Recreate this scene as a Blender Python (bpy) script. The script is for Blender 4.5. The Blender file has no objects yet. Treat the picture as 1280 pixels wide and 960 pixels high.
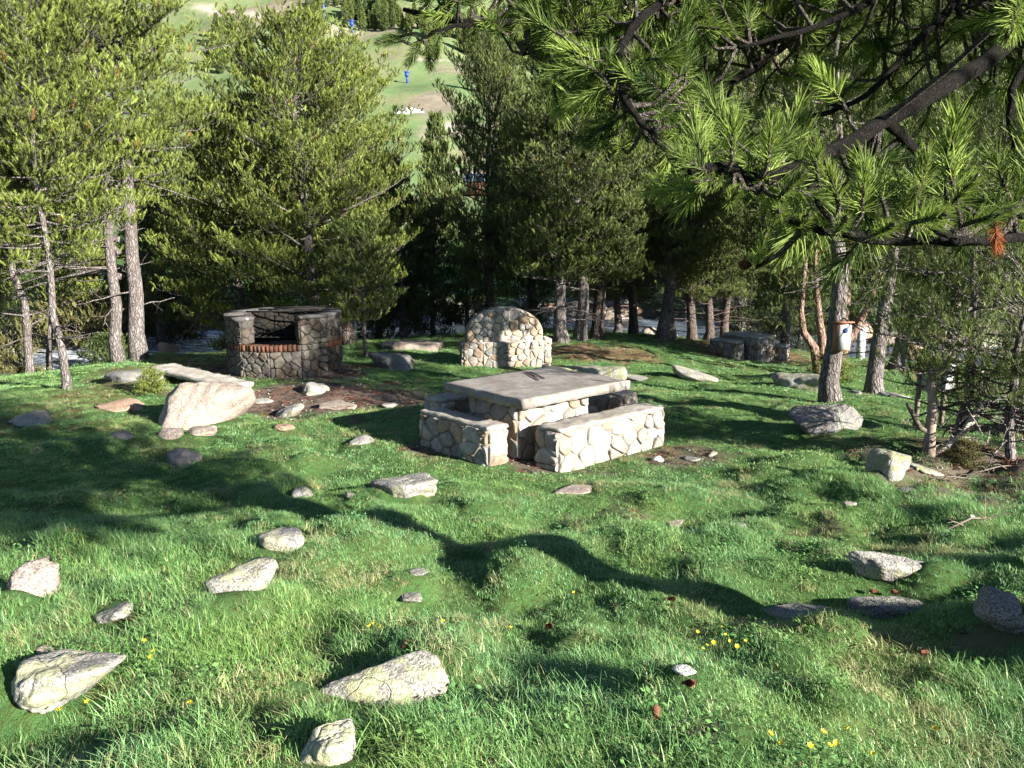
import bpy, bmesh, math, random
import numpy as np
from mathutils import Vector, noise as mnoise

# ------------------------------------------------------------------ camera, sky, sun, exposure
S = bpy.context.scene
COL = S.collection
CAM_Z, FOC, HOR = 2.6, 1030.0, 286.0
PITCH = math.atan((480 - HOR) / FOC)
cd = bpy.data.cameras.new('camera'); cam = bpy.data.objects.new('camera', cd); COL.objects.link(cam)
cd.sensor_width = 36; cd.lens = 36 * FOC / 1280; cd.clip_start = 0.05; cd.clip_end = 6000
cam.location = (0, 0, CAM_Z); cam.rotation_euler = (math.pi / 2 - PITCH, 0, 0)
S.camera = cam
SUN_EL = math.radians(19.0); SUN_AZ = math.radians(127.0)          # azimuth from +Y towards +X
SUN = np.array([math.sin(SUN_AZ) * math.cos(SUN_EL), math.cos(SUN_AZ) * math.cos(SUN_EL), math.sin(SUN_EL)])
W = bpy.data.worlds.new('World'); S.world = W; W.use_nodes = True
nt = W.node_tree; bg = nt.nodes['Background']; sky = nt.nodes.new('ShaderNodeTexSky')
sky.sky_type = 'NISHITA'; sky.sun_disc = False; sky.sun_elevation = SUN_EL; sky.sun_rotation = SUN_AZ
sky.altitude = 1800; sky.air_density = 1.0; sky.dust_density = 0.4
nt.links.new(sky.outputs[0], bg.inputs[0]); bg.inputs[1].default_value = 0.05
sl = bpy.data.lights.new('sun', 'SUN'); sun = bpy.data.objects.new('sun', sl); COL.objects.link(sun)
sl.energy = 5.0; sl.angle = math.radians(0.55); sl.color = (1.0, 0.93, 0.82)
sun.rotation_euler = Vector(SUN).to_track_quat('Z', 'Y').to_euler(); sun.location = tuple(SUN * 60)
vs = S.view_settings; vs.view_transform = 'Standard'; vs.look = 'None'; vs.gamma = 1; vs.use_curve_mapping = False
vs.exposure = 2.2
S.cycles.max_bounces = 6; S.cycles.diffuse_bounces = 2; S.cycles.glossy_bounces = 2
S.cycles.transmission_bounces = 4; S.cycles.transparent_max_bounces = 6
S.cycles.use_denoising = True

R = np.random.default_rng(7)
rnd = random.Random(11)

# ------------------------------------------------------------------ small maths
def ray(u, v):
    x = (u - 640) / FOC; d = (v - 480) / FOC
    return np.array([x, math.cos(PITCH) - d * math.sin(PITCH), -math.sin(PITCH) - d * math.cos(PITCH)])
def P(u, v, y):                                                    # photo pixel at depth y -> world point
    r = ray(u, v); r = r * (y / r[1]); r[2] += CAM_Z; return r
def nrm(a): return a / np.maximum(np.linalg.norm(a, axis=-1, keepdims=True), 1e-9)
def sstep(a, b, x):
    t = np.clip((x - a) / (b - a), 0, 1); return t * t * (3 - 2 * t)
_tab = np.random.default_rng(5).random((256, 256))
def vn(x, y, s=0):                                                 # value noise 0..1
    x = np.asarray(x, float) + s * 17.31; y = np.asarray(y, float) + s * 9.77
    xi = np.floor(x).astype(int); yi = np.floor(y).astype(int); fx = x - xi; fy = y - yi
    fx = fx * fx * fx * (fx * (fx * 6 - 15) + 10); fy = fy * fy * fy * (fy * (fy * 6 - 15) + 10)
    g = lambda i, j: _tab[i & 255, j & 255]
    return (g(xi, yi) * (1 - fx) + g(xi + 1, yi) * fx) * (1 - fy) + (g(xi, yi + 1) * (1 - fx) + g(xi + 1, yi + 1) * fx) * fy
def fbm(x, y, s=0, o=3):
    t = 0; a = .5; n = 0
    for k in range(o):
        t = t + a * vn(x * 2 ** k, y * 2 ** k, s + k); n += a; a *= .5
    return t / n

# ------------------------------------------------------------------ terrain heights
CP = np.array([(0, -3, 1.25), (0, 0, 1.02), (0, 2.3, .9), (-.6, 3.2, .74), (0, 4.5, .52), (.3, 8.3, .02), (1.6, 9.4, .03), (-1.1, 9.4, .02), (.4, 10.5, -.02),
    (-3.8, 14.3, -.06), (-.1, 17, -.26), (-7.7, 17, -.08), (1.3, 21, -.2), (4.5, 24, -.6), (6.4, 22.3, -.86), (5.1, 13, -.11), (6.6, 15, -.36),
    (9, 19.5, -.6), (4.8, 9, .17), (3.2, 5, .52), (-3, 5, .5), (-6, 9.5, .12), (-7.6, 14, -.12), (-2.5, 20.5, -.33), (-9.8, 18.5, -.5), (-13, 15.5, -.4),
    (0, 29, -1.0), (-5, 25, -.7), (8, 29, -1.25), (12, 24.5, -1.4), (18, 21, -1.35), (9, 9, .2), (14, 14, -.3), (-14, 8, .3), (8, 3, .8), (-8, 3, .75), (14, -2, 1.3), (-14, -2, 1.2)])
def _tps(C, lam=.02):
    n = len(C); d = np.linalg.norm(C[:, None, :2] - C[None, :, :2], axis=2)
    K = np.where(d > 0, d * d * np.log(np.maximum(d, 1e-9)), 0) + lam * np.eye(n) * 10
    Q = np.hstack([np.ones((n, 1)), C[:, :2]]); A = np.block([[K, Q], [Q.T, np.zeros((3, 3))]])
    return np.linalg.solve(A, np.concatenate([C[:, 2], np.zeros(3)]))
TW = _tps(CP)
def base_land(x, y):
    x = np.clip(x, -22, 24); y = np.clip(y, -5, 32)
    z = TW[-3] + TW[-2] * x + TW[-1] * y
    for (cx, cy, _), w in zip(CP, TW):
        r2 = (x - cx) ** 2 + (y - cy) ** 2; z = z + w * .5 * r2 * np.log(np.maximum(r2, 1e-12))
    return z
RX = np.array([-400, -60, -30, -18, -11.5, -7, 0, 6, 11, 18, 30, 60, 400]); RY = np.array([-120, 5, 14, 18.8, 22.8, 27.7, 33, 33.5, 30.5, 26.8, 25, 24, 20])
_xx = np.arange(-400, 401, .5); _yy = np.interp(_xx, RX, RY)
_k = np.exp(-np.linspace(-2, 2, 17) ** 2); _k /= _k.sum(); _yy = np.convolve(np.pad(_yy, 8, 'edge'), _k, 'valid')
_sl = np.gradient(_yy, .5)
def river_s(x, y):                                                 # signed distance from the river's centre line
    return (y - np.interp(x, _xx, _yy)) / np.sqrt(1 + np.interp(x, _xx, _sl) ** 2)
def water_z(x): return -1.17 - .031 * np.clip(x, -22, 26)
RW = 3.7
def hill(x, y):
    r = np.hypot(x * .55, y)
    f = np.interp(r, [0, 45, 100, 150, 220, 300, 450, 700, 950, 1400, 3000], [0, 0, 2.5, 10, 30, 58, 122, 242, 400, 560, 600])
    t = x / np.maximum(y, 30)
    g = np.interp(t, [-3, -.6, .1, .3, .61, .9, 3], [.8, 1, 1, .72, .50, .42, .35])
    g = np.where(y < 20, .5, g)
    amp = np.clip((r - 60) / 250, 0, 1)
    return f * g + amp * (14 * (fbm(x / 90, y / 90, 31) - .5) + 5 * (fbm(x / 24, y / 24, 37) - .5))
def gz(x, y):
    x = np.asarray(x, float); y = np.asarray(y, float)
    L = base_land(x, y)
    s = river_s(x, y); zw = water_z(x)
    near = np.hypot(x, y); table = np.hypot(x - .4, y - 9.9)
    amp = sstep(.8, 2.2, near) * (1 - .55 * sstep(7, 13, near)) * (.25 + .75 * sstep(1.9, 3.0, table)) * sstep(1.7, 2.6, np.hypot(x + 4.2, y - 15.4))
    hum = (vn(x * .85, y * .95, 1) - .5) * .2 + (vn(x * 1.7, y * 1.9, 2) - .5) * .22 + (np.maximum(vn(x * 3.1, y * 3.3, 3), .4) - .55) * .2
    L = L + amp * hum + (vn(x * .33, y * .33, 4) - .5) * .12 * sstep(4, 12, near)
    F = zw + .55 + .02 * np.maximum(s, 0) + .35 * (vn(x * .25, y * .25, 6) - .5) + hill(x, y)
    z = L + (F - L) * sstep(-1, 1, s / 2.0)
    w = RW + .7 * (vn(x * .35, 3.3, 8) - .5)
    m = sstep(w - .9, w + 1.3, np.abs(s))
    bed = zw - .55
    return bed + (z - bed) * m
def G(u, v, far=3000):                                             # photo pixel -> point where its ray meets the terrain
    r = ray(u, v); t = np.concatenate([np.linspace(.8, 40, 2600), np.linspace(40, far, 6000)])
    p = r[None] * (t / r[1])[:, None]; d = p[:, 2] + CAM_Z - gz(p[:, 0], p[:, 1])
    i = int(np.argmax(d < 0)) if (d < 0).any() else len(t) - 1
    q = p[i].copy(); q[2] = gz(q[0], q[1]); return q

# ------------------------------------------------------------------ object helpers
def tag(o, label=None, cat=None, group=None, kind=None):
    if label: o['label'] = label
    if cat: o['category'] = cat
    if group: o['group'] = group
    if kind: o['kind'] = kind
    return o
def empty(name, label, cat, loc, group=None, rz=0):
    o = bpy.data.objects.new(name, None); COL.objects.link(o); o.location = tuple(loc); o.rotation_euler = (0, 0, rz)
    o.empty_display_size = .2
    return tag(o, label, cat, group)
def link(name, me, mat, parent=None):
    o = bpy.data.objects.new(name, me); COL.objects.link(o)
    if mat is not None and not me.materials:
        for m in (mat if isinstance(mat, (list, tuple)) else [mat]): me.materials.append(m)
    if parent is not None: o.parent = parent
    return o
def npmesh(name, V, F, smooth=False, attrs=None):                  # F: (n,3) or (n,4) or list of such arrays
    me = bpy.data.meshes.new(name); V = np.ascontiguousarray(V, np.float32)
    Fs = F if isinstance(F, list) else [F]
    Fs = [np.asarray(f, np.int32) for f in Fs if len(f)]
    me.vertices.add(len(V)); me.vertices.foreach_set('co', V.ravel())
    lv = np.concatenate([f.ravel() for f in Fs]); tot = np.concatenate([np.full(len(f), f.shape[1], np.int32) for f in Fs])
    st = np.concatenate([[0], np.cumsum(tot)[:-1]]).astype(np.int32)
    me.loops.add(len(lv)); me.loops.foreach_set('vertex_index', lv)
    me.polygons.add(len(tot)); me.polygons.foreach_set('loop_start', st); me.polygons.foreach_set('loop_total', tot)
    if smooth: me.polygons.foreach_set('use_smooth', np.ones(len(tot), bool))
    for k, a in (attrs or {}).items():
        a = np.asarray(a, np.float32)
        if a.ndim == 1:
            at = me.attributes.new(k, 'FLOAT', 'POINT'); at.data.foreach_set('value', a)
        else:
            at = me.attributes.new(k, 'FLOAT_COLOR', 'POINT')
            at.data.foreach_set('color', np.hstack([a[:, :3], np.ones((len(a), 1), np.float32)]).astype(np.float32).ravel())
    me.update(calc_edges=True); me.validate(); return me
class MB:                                                          # collects pieces for ONE mesh
    def __init__(s): s.V = []; s.F3 = []; s.F4 = []; s.n = 0; s.C = []
    def add(s, V, F, col=(1, 1, 1)):
        V = np.asarray(V, float).reshape(-1, 3); F = np.asarray(F, int)
        s.V.append(V)
        if len(F): (s.F3 if F.shape[1] == 3 else s.F4).append(F + s.n)
        c = np.asarray(col, float); s.C.append(np.tile(c, (len(V), 1)) if c.ndim == 1 else c); s.n += len(V)
    def add2(s, V, F3, F4, col=(1, 1, 1)):
        n0 = s.n; s.add(V, F3, col)
        if len(F4): s.F4.append(np.asarray(F4, int) + n0)
    def box(s, c, half, ax=((1, 0, 0), (0, 1, 0), (0, 0, 1)), col=(1, 1, 1)):
        ax = np.asarray(ax, float); c = np.asarray(c, float); h = half
        V = [c + sx * h[0] * ax[0] + sy * h[1] * ax[1] + sz * h[2] * ax[2] for sx in (-1, 1) for sy in (-1, 1) for sz in (-1, 1)]
        s.add(V, [(0, 1, 3, 2), (4, 6, 7, 5), (0, 4, 5, 1), (2, 3, 7, 6), (0, 2, 6, 4), (1, 5, 7, 3)], col)
    def tube(s, pts, rad, sides=8, col=(1, 1, 1), cap=True):
        pts = np.asarray(pts, float); n = len(pts); rad = np.broadcast_to(rad, (n,)) if np.ndim(rad) < 2 else rad
        t = nrm(np.gradient(pts, axis=0)); up = np.array([0, 0, 1.]) if abs(t[0, 2]) < .9 else np.array([1., 0, 0])
        a = nrm(np.cross(t, up)); b = np.cross(t, a)
        an = np.linspace(0, 2 * math.pi, sides, endpoint=False)
        V = pts[:, None] + rad[:, None, None] * (np.cos(an)[None, :, None] * a[:, None] + np.sin(an)[None, :, None] * b[:, None])
        i = np.arange(n - 1)[:, None] * sides; j = np.arange(sides)[None]; k = (j + 1) % sides
        F = np.stack([i + j, i + k, i + sides + k, i + sides + j], -1).reshape(-1, 4)
        V = V.reshape(-1, 3)
        if cap:
            V = np.vstack([V, pts[:1], pts[-1:]]); m = n * sides
            F3 = np.vstack([np.stack([np.full(sides, m), np.roll(np.arange(sides), -1), np.arange(sides)], 1),
                            np.stack([np.full(sides, m + 1), (n - 1) * sides + np.arange(sides), (n - 1) * sides + np.roll(np.arange(sides), -1)], 1)])
            s.add2(V, F3, F, col)
        else: s.add(V, F, col)
    def mesh(s, name, smooth=False, off=(0, 0, 0), cols=True):
        V = np.vstack(s.V) - np.asarray(off)
        F = []
        if s.F3: F.append(np.vstack(s.F3))
        if s.F4: F.append(np.vstack(s.F4))
        return npmesh(name, V, F, smooth, {'tint': np.vstack(s.C)} if cols else None)

# ------------------------------------------------------------------ materials
def mat(name):
    m = bpy.data.materials.new(name); m.use_nodes = True; t = m.node_tree; t.nodes.clear()
    out = t.nodes.new('ShaderNodeOutputMaterial'); return m, t, out
class NT:
    def __init__(s, t): s.t = t
    def n(s, typ, **kw):
        x = s.t.nodes.new(typ)
        for k, v in kw.items():
            if k.startswith('i_'): x.inputs[k[2:].replace('_', ' ')].default_value = v
            else: setattr(x, k, v)
        return x
    def l(s, a, b): s.t.links.new(a, b)
    def noise(s, scale, detail=4, rough=.55, vec=None, dim='3D'):
        x = s.n('ShaderNodeTexNoise'); x.inputs['Scale'].default_value = scale; x.inputs['Detail'].default_value = detail; x.inputs['Roughness'].default_value = rough
        if vec is not None: s.l(vec, x.inputs['Vector'])
        return x.outputs['Fac']
    def ramp(s, fac, stops):
        x = s.n('ShaderNodeValToRGB'); e = x.color_ramp.elements
        while len(e) < len(stops): e.new(.5)
        for q, (p, c) in zip(e, stops): q.position = p; q.color = (*c, 1) if len(c) == 3 else c
        s.l(fac, x.inputs[0]); return x.outputs[0]
    def mix(s, f, a, b, mode='MIX'):
        x = s.n('ShaderNodeMix', data_type='RGBA', blend_type=mode)
        for v, k in ((f, 0), (a, 6), (b, 7)):
            if hasattr(v, 'links'): s.l(v, x.inputs[k])
            else: x.inputs[k].default_value = v if k == 0 else ((*v, 1) if len(v) == 3 else v)
        return x.outputs[2]
    def math(s, op, a, b=0.0):
        x = s.n('ShaderNodeMath', operation=op)
        for v, k in ((a, 0), (b, 1)):
            if hasattr(v, 'links'): s.l(v, x.inputs[k])
            else: x.inputs[k].default_value = v
        return x.outputs[0]
    def bump(s, h, strength, dist):
        x = s.n('ShaderNodeBump'); x.inputs['Strength'].default_value = strength; x.inputs['Distance'].default_value = dist
        s.l(h, x.inputs['Height']); return x.outputs[0]
    def attr(s, name, out='Color'): return s.n('ShaderNodeAttribute', attribute_name=name).outputs[out]
    def pos(s): return s.n('ShaderNodeNewGeometry').outputs['Position']
    def obj(s): return s.n('ShaderNodeTexCoord').outputs['Object']
    def bsdf(s, col, rough=.8, normal=None, spec=.3, metal=0):
        x = s.n('ShaderNodeBsdfPrincipled'); x.inputs['Roughness'].default_value = rough; x.inputs['Specular IOR Level'].default_value = spec; x.inputs['Metallic'].default_value = metal
        if hasattr(col, 'links'): s.l(col, x.inputs['Base Color'])
        else: x.inputs['Base Color'].default_value = (*col, 1)
        if normal is not None: s.l(normal, x.inputs['Normal'])
        return x

def m_leaf(name, dark, light, dry, tr=.18, rough=.5, spec=.2):
    m, t, out = mat(name); n = NT(t)
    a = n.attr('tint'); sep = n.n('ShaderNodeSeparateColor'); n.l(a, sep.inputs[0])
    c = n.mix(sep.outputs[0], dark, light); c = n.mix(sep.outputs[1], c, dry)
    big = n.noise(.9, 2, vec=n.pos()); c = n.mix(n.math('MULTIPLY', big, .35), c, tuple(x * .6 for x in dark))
    b = n.bsdf(c, rough, spec=spec); tl = n.n('ShaderNodeBsdfTranslucent'); n.l(c, tl.inputs[0])
    mx = n.n('ShaderNodeMixShader'); mx.inputs[0].default_value = tr
    n.l(b.outputs[0], mx.inputs[1]); n.l(tl.outputs[0], mx.inputs[2]); n.l(mx.outputs[0], out.inputs[0]); return m
NEEDLE = m_leaf('pine_needles', (.026, .046, .016), (.18, .23, .068), (.26, .13, .05))
NEEDLE_Y = m_leaf('yellow_pine_needles', (.034, .052, .013), (.245, .30, .070), (.30, .15, .05))
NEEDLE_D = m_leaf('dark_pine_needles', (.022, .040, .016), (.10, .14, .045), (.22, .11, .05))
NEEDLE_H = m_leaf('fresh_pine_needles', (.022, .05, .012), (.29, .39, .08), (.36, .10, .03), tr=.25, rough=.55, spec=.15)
BUSH = m_leaf('bush_leaves', (.055, .06, .02), (.17, .165, .065), (.30, .2, .09))

def m_bark(name, c1, c2, c3, scale=1.0):
    m, t, out = mat(name); n = NT(t)
    mp = n.n('ShaderNodeMapping'); mp.inputs['Scale'].default_value = (1, 1, .2); wn = n.n('ShaderNodeTexNoise'); wn.inputs['Scale'].default_value = 7 * scale; wa = n.n('ShaderNodeMix', data_type='VECTOR'); wa.inputs[0].default_value = .12; n.l(n.obj(), wn.inputs['Vector']); n.l(n.obj(), wa.inputs[4]); n.l(wn.outputs['Color'], wa.inputs[5]); n.l(wa.outputs[1], mp.inputs[0])
    v = n.n('ShaderNodeTexVoronoi', feature='DISTANCE_TO_EDGE'); v.inputs['Scale'].default_value = 24 * scale; n.l(mp.outputs[0], v.inputs['Vector'])
    ns = n.noise(9 * scale, 6, .65, mp.outputs[0]); fine = n.noise(60 * scale, 4, .6, mp.outputs[0])
    plates = n.math('MINIMUM', n.math('MULTIPLY', v.outputs['Distance'], 5.0), 1.0)
    c = n.ramp(ns, [(.3, c1), (.5, c2), (.72, c3)]); c = n.mix(plates, tuple(x * .62 for x in c1), c)
    c = n.mix(n.math('MULTIPLY', fine, .5), c, tuple(x * .5 for x in c2))
    h = n.math('ADD', plates, n.math('MULTIPLY', ns, 1.2)); b = n.bsdf(c, .9, n.bump(h, .9, .02), .15)
    n.l(b.outputs[0], out.inputs[0]); return m
BARK = m_bark('pine_bark', (.10, .085, .08), (.185, .165, .16), (.27, .25, .245))
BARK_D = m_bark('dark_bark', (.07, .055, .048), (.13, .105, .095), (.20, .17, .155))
BARK_SHADE = m_bark('shaded_bough_bark', (.010, .008, .007), (.018, .015, .013), (.04, .035, .03), 6)  # near-black colour stands in for the shade on the boughs
BARK_N = m_bark('twig_bark', (.07, .06, .05), (.14, .12, .105), (.30, .28, .25), 5)
BARK_R = m_bark('reddish_bark', (.16, .10, .075), (.28, .19, .15), (.40, .30, .25))

def m_rock(name, c1, c2, lichen=.0, dark=.4, lich=(.40, .40, .20)):
    m, t, out = mat(name); n = NT(t); p = n.pos()
    a = n.noise(2.3, 5, .6, p); s = n.noise(85, 3, .7, p); md = n.noise(13, 5, .65, p); l = n.noise(6.5, 4, .62, p); cr = n.n('ShaderNodeTexVoronoi', feature='DISTANCE_TO_EDGE')
    w = n.n('ShaderNodeVectorMath', operation='ADD'); n.l(p, w.inputs[0]); nv = n.n('ShaderNodeTexNoise'); nv.inputs['Scale'].default_value = 3; n.l(p, nv.inputs['Vector']); n.l(nv.outputs['Color'], w.inputs[1])
    cr.inputs['Scale'].default_value = 1.3; n.l(w.outputs[0], cr.inputs['Vector'])
    c = n.mix(n.ramp(a, [(.35, (0, 0, 0)), (.65, (1, 1, 1))]), c1, c2)
    c = n.mix(n.ramp(s, [(.42, (1, 1, 1)), (.58, (0, 0, 0))]), c, tuple(x * .45 for x in c1))
    c = n.mix(n.math('MULTIPLY', n.ramp(md, [(.52, (0, 0, 0)), (.68, (1, 1, 1))]), dark), c, (.10, .095, .08))
    if lichen: c = n.mix(n.math('MULTIPLY', n.ramp(l, [(.5, (0, 0, 0)), (.58, (1, 1, 1))]), lichen), c, lich)
    crack = n.ramp(cr.outputs['Distance'], [(0, (0, 0, 0)), (.010, (1, 1, 1))])
    c = n.mix(n.math('ADD', n.math('MULTIPLY', crack, .35), .65), tuple(x * .4 for x in c1), c)
    h = n.math('ADD', n.math('ADD', n.math('MULTIPLY', md, 1.0), n.math('MULTIPLY', s, .25)), n.math('MULTIPLY', crack, .25))
    b = n.bsdf(c, .88, n.bump(h, .8, .03), .2); n.l(b.outputs[0], out.inputs[0]); return m
ROCK = m_rock('granite', (.25, .24, .23), (.36, .345, .325), .3)
ROCK_L = m_rock('lichen_granite', (.27, .265, .235), (.38, .365, .325), .55, .45, (.36, .365, .19))
ROCK_P = m_rock('pinkish_granite', (.29, .235, .205), (.39, .335, .30), .15, .45)
ROCK_R = m_rock('red_granite', (.33, .21, .15), (.42, .30, .24), .1, .3)
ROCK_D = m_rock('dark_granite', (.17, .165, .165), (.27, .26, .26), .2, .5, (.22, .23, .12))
ROCK_G = m_rock('mossy_granite', (.27, .265, .23), (.38, .37, .33), .7, .55, (.17, .19, .06))

def m_tint(name, scale=1.0, bump=.5, dist=.01, rough=.9, stain=.35, gain=1.0):
    m, t, out = mat(name); n = NT(t); p = n.pos()
    c = n.attr('tint'); a = n.noise(9 * scale, 5, .65, p); f = n.noise(70 * scale, 4, .65, p); bgn = n.noise(1.6, 3, .55, p)
    c = n.mix(n.ramp(a, [(.4, (0, 0, 0)), (.75, (1, 1, 1))]), c, n.mix(1.0, c, (.55, .52, .47), 'MULTIPLY'))
    c = n.mix(n.math('MULTIPLY', n.ramp(f, [(.5, (0, 0, 0)), (.62, (1, 1, 1))]), .45), c, n.mix(1.0, c, (.45, .44, .42), 'MULTIPLY'))
    c = n.mix(n.math('MULTIPLY', n.ramp(bgn, [(.5, (0, 0, 0)), (.7, (1, 1, 1))]), stain), c, (.11, .10, .085))
    h = n.math('ADD', a, n.math('MULTIPLY', f, .5)); b = n.bsdf(c, rough, n.bump(h, bump, dist), .2)
    n.l(b.outputs[0], out.inputs[0]); return m
MASON = m_tint('rubble_masonry', 1.2, .8, .015)
MASON_SOOT_SHADE = m_tint('sooty_shaded_masonry', 1.2, .8, .015, stain=.75)
CONC = m_tint('weathered_concrete', 1.6, .6, .008, stain=.45)
PLAIN = m_tint('plain_weathered', 2.0, .4, .006, stain=.2)
WOOD = m_tint('weathered_wood', 3.0, .6, .006, stain=.3)
def m_conc():
    m, t, out = mat('stained_concrete'); n = NT(t); p = n.pos(); c = n.attr('tint')
    a = n.noise(3.2, 6, .7, p); f = n.noise(120, 3, .7, p); g = n.noise(18, 5, .7, p); l = n.noise(9, 3, .5, p)
    c = n.mix(n.ramp(a, [(.38, (0, 0, 0)), (.62, (1, 1, 1))]), n.mix(1.0, c, (.66, .63, .60), 'MULTIPLY'), c)
    c = n.mix(n.math('MULTIPLY', n.ramp(g, [(.5, (0, 0, 0)), (.66, (1, 1, 1))]), .6), c, n.mix(1.0, c, (.5, .48, .45), 'MULTIPLY'))
    c = n.mix(n.math('MULTIPLY', n.ramp(f, [(.54, (0, 0, 0)), (.62, (1, 1, 1))]), .6), c, (.10, .085, .07))
    c = n.mix(n.math('MULTIPLY', n.ramp(l, [(.66, (0, 0, 0)), (.70, (1, 1, 1))]), .5), c, (.34, .33, .27))
    h = n.math('ADD', g, n.math('MULTIPLY', f, .5)); b = n.bsdf(c, .9, n.bump(h, .7, .008), .2); n.l(b.outputs[0], out.inputs[0]); return m
CONC = m_conc()
def m_simple(name, c, rough=.6, metal=0, spec=.3, vary=.25):
    m, t, out = mat(name); n = NT(t); f = n.noise(30, 4, .6, n.obj())
    col = n.mix(n.math('MULTIPLY', f, vary * 2), c, tuple(x * .5 for x in c)); b = n.bsdf(col, rough, n.bump(f, .2, .004), spec, metal)
    n.l(b.outputs[0], out.inputs[0]); return m
IRON = m_simple('rusty_iron', (.10, .055, .035), .7, .4); SOOT = m_simple('soot', (.012, .011, .010), .95)
BLUE = m_simple('blue_paint', (.02, .06, .42), .45); WHITE = m_simple('white_paint', (.72, .72, .70), .55, vary=.1); ORANGE = m_simple('orange_paint', (.26, .12, .08), .6)
BROWN = m_simple('brown_roof', (.17, .085, .06), .8); SNOWM = m_simple('old_snow', (.82, .83, .85), .7, vary=.05); YELLOW = m_simple('yellow_petals', (.75, .55, .02), .5, vary=.1)
STEM = m_simple('flower_stem', (.07, .13, .03), .6); STEEL = m_simple('steel', (.45, .47, .48), .4, .7); GREYP = m_simple('grey_panel', (.42, .43, .42), .6); DKBLUE = m_simple('dark_blue', (.02, .035, .12), .5)
CONE = m_simple('cone_scales', (.17, .065, .035), .75, vary=.4); SLATE = m_simple('slate_blue_roof', (.07, .10, .17), .6)

# ------------------------------------------------------------------ ground masks (world-space ellipses)
def ell(u0, v0, u1, v1):                                           # pixel box on the ground -> world ellipse
    c = G((u0 + u1) / 2, (v0 + v1) / 2); a = G((u0 + u1) / 2, v1); b = G((u0 + u1) / 2, v0)
    return c[0], c[1], max((u1 - u0) / 2 / FOC * c[1], .1), max((b[1] - a[1]) / 2, .08)
DIRT = [(*ell(800, 556, 905, 584), .75), (.4, 9.9, 1.15, .95, 1.0), (*ell(500, 548, 560, 572), .8), (*ell(275, 472, 535, 518), 1.0), (*ell(430, 478, 560, 505), .8), (-4.2, 15.5, 1.7, 1.5, 1.0),
        (*ell(640, 560, 700, 596), .9), (*ell(1090, 585, 1330, 640), .8), (*ell(1120, 540, 1330, 600), .9), (*ell(745, 636, 830, 656), .45), (*ell(1080, 690, 1130, 700), .5),
        (*ell(1010, 655, 1045, 668), .5), (*ell(170, 730, 260, 760), .35), (*ell(200, 880, 260, 905), .3), (*ell(330, 920, 470, 960), .35), (*ell(840, 900, 900, 925), .35), (*ell(1180, 780, 1300, 830), .5)]
LITTER = [(*ell(670, 430, 830, 452), 1.0), (*ell(830, 422, 1010, 446), 1.0), (*ell(1115, 448, 1170, 480), .7), (*ell(560, 405, 700, 424), .5), (*ell(100, 445, 230, 500), .35), (*ell(-40, 440, 120, 480), .6), (*ell(200, 425, 300, 470), .5)]
def mask(L, x, y):
    m = np.zeros_like(np.asarray(x, float)); wob = fbm(x * 2.3, y * 2.3, 51) * .9 + .3
    for cx, cy, rx, ry, k in L:
        d = np.hypot((x - cx) / rx, (y - cy) / ry) * wob * 1.25
        m = np.maximum(m, k * (1 - sstep(.6, 1.15, d)))
    return m
def shore(x, y):
    s = np.abs(river_s(x, y)); return 1 - sstep(RW + .3, RW + 1.6, s + (fbm(x, y, 61) - .5) * 2.0)

# ------------------------------------------------------------------ ground sheet (polar grid, ends at the hill) and hillside
fan = np.radians(np.concatenate([np.linspace(-180, -52, 44, endpoint=False), np.linspace(-52, 52, 330, endpoint=False), np.linspace(52, 180, 44, endpoint=False)]))
def polar(rs):
    n = len(fan); A, RR = np.meshgrid(fan, rs); X = RR * np.sin(A); Y = RR * np.cos(A)
    i = np.arange(len(rs) - 1)[:, None] * n; j = np.arange(n)[None]; k = (j + 1) % n
    return X.ravel(), Y.ravel(), np.stack([i + j, i + k, i + n + k, i + n + j], -1).reshape(-1, 4)
R_SPLIT = 75.0
rs = np.geomspace(.35, R_SPLIT, 300)
X, Y, F = polar(rs); X = np.append(X, 0.); Y = np.append(Y, 0.)
n0 = len(fan); F3 = np.stack([np.full(n0, len(X) - 1), (np.arange(n0) + 1) % n0, np.arange(n0)], 1)
Z = gz(X, Y)
me = npmesh('ground', np.stack([X, Y, Z], 1), [F, F3], True, {'dirt': mask(DIRT, X, Y), 'litter': mask(LITTER, X, Y), 'shore': shore(X, Y)})
m, t, out = mat('turf_soil'); n = NT(t); p = n.pos()
d = n.attr('dirt', 'Fac'); li = n.attr('litter', 'Fac'); sh = n.attr('shore', 'Fac')
g1 = n.noise(1.3, 5, .6, p); g2 = n.noise(22, 5, .7, p); g3 = n.noise(140, 3, .7, p)
c = n.ramp(g1, [(.3, (.035, .085, .025)), (.5, (.055, .12, .036)), (.7, (.09, .13, .045))])
c = n.mix(n.ramp(g2, [(.45, (0, 0, 0)), (.7, (1, 1, 1))]), c, (.05, .06, .018))
soil = n.ramp(g2, [(.3, (.055, .038, .03)), (.55, (.11, .08, .065)), (.75, (.17, .135, .115))])
soil = n.mix(n.ramp(g3, [(.5, (0, 0, 0)), (.7, (1, 1, 1))]), soil, (.22, .18, .15))
lit = n.ramp(g2, [(.3, (.09, .05, .03)), (.55, (.20, .115, .07)), (.75, (.28, .19, .13))])
grav = n.ramp(g2, [(.3, (.07, .065, .05)), (.6, (.16, .145, .125))])
c = n.mix(d, c, soil); c = n.mix(n.math('MULTIPLY', li, n.ramp(g2, [(.3, (.3,) * 3), (.6, (1,) * 3)])), c, lit); c = n.mix(sh, c, grav)
h = n.math('ADD', g2, n.math('MULTIPLY', g3, .4)); b = n.bsdf(c, .95, n.bump(h, .8, .03), .1); n.l(b.outputs[0], out.inputs[0])
tag(link('ground', me, m), kind='structure')

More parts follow.
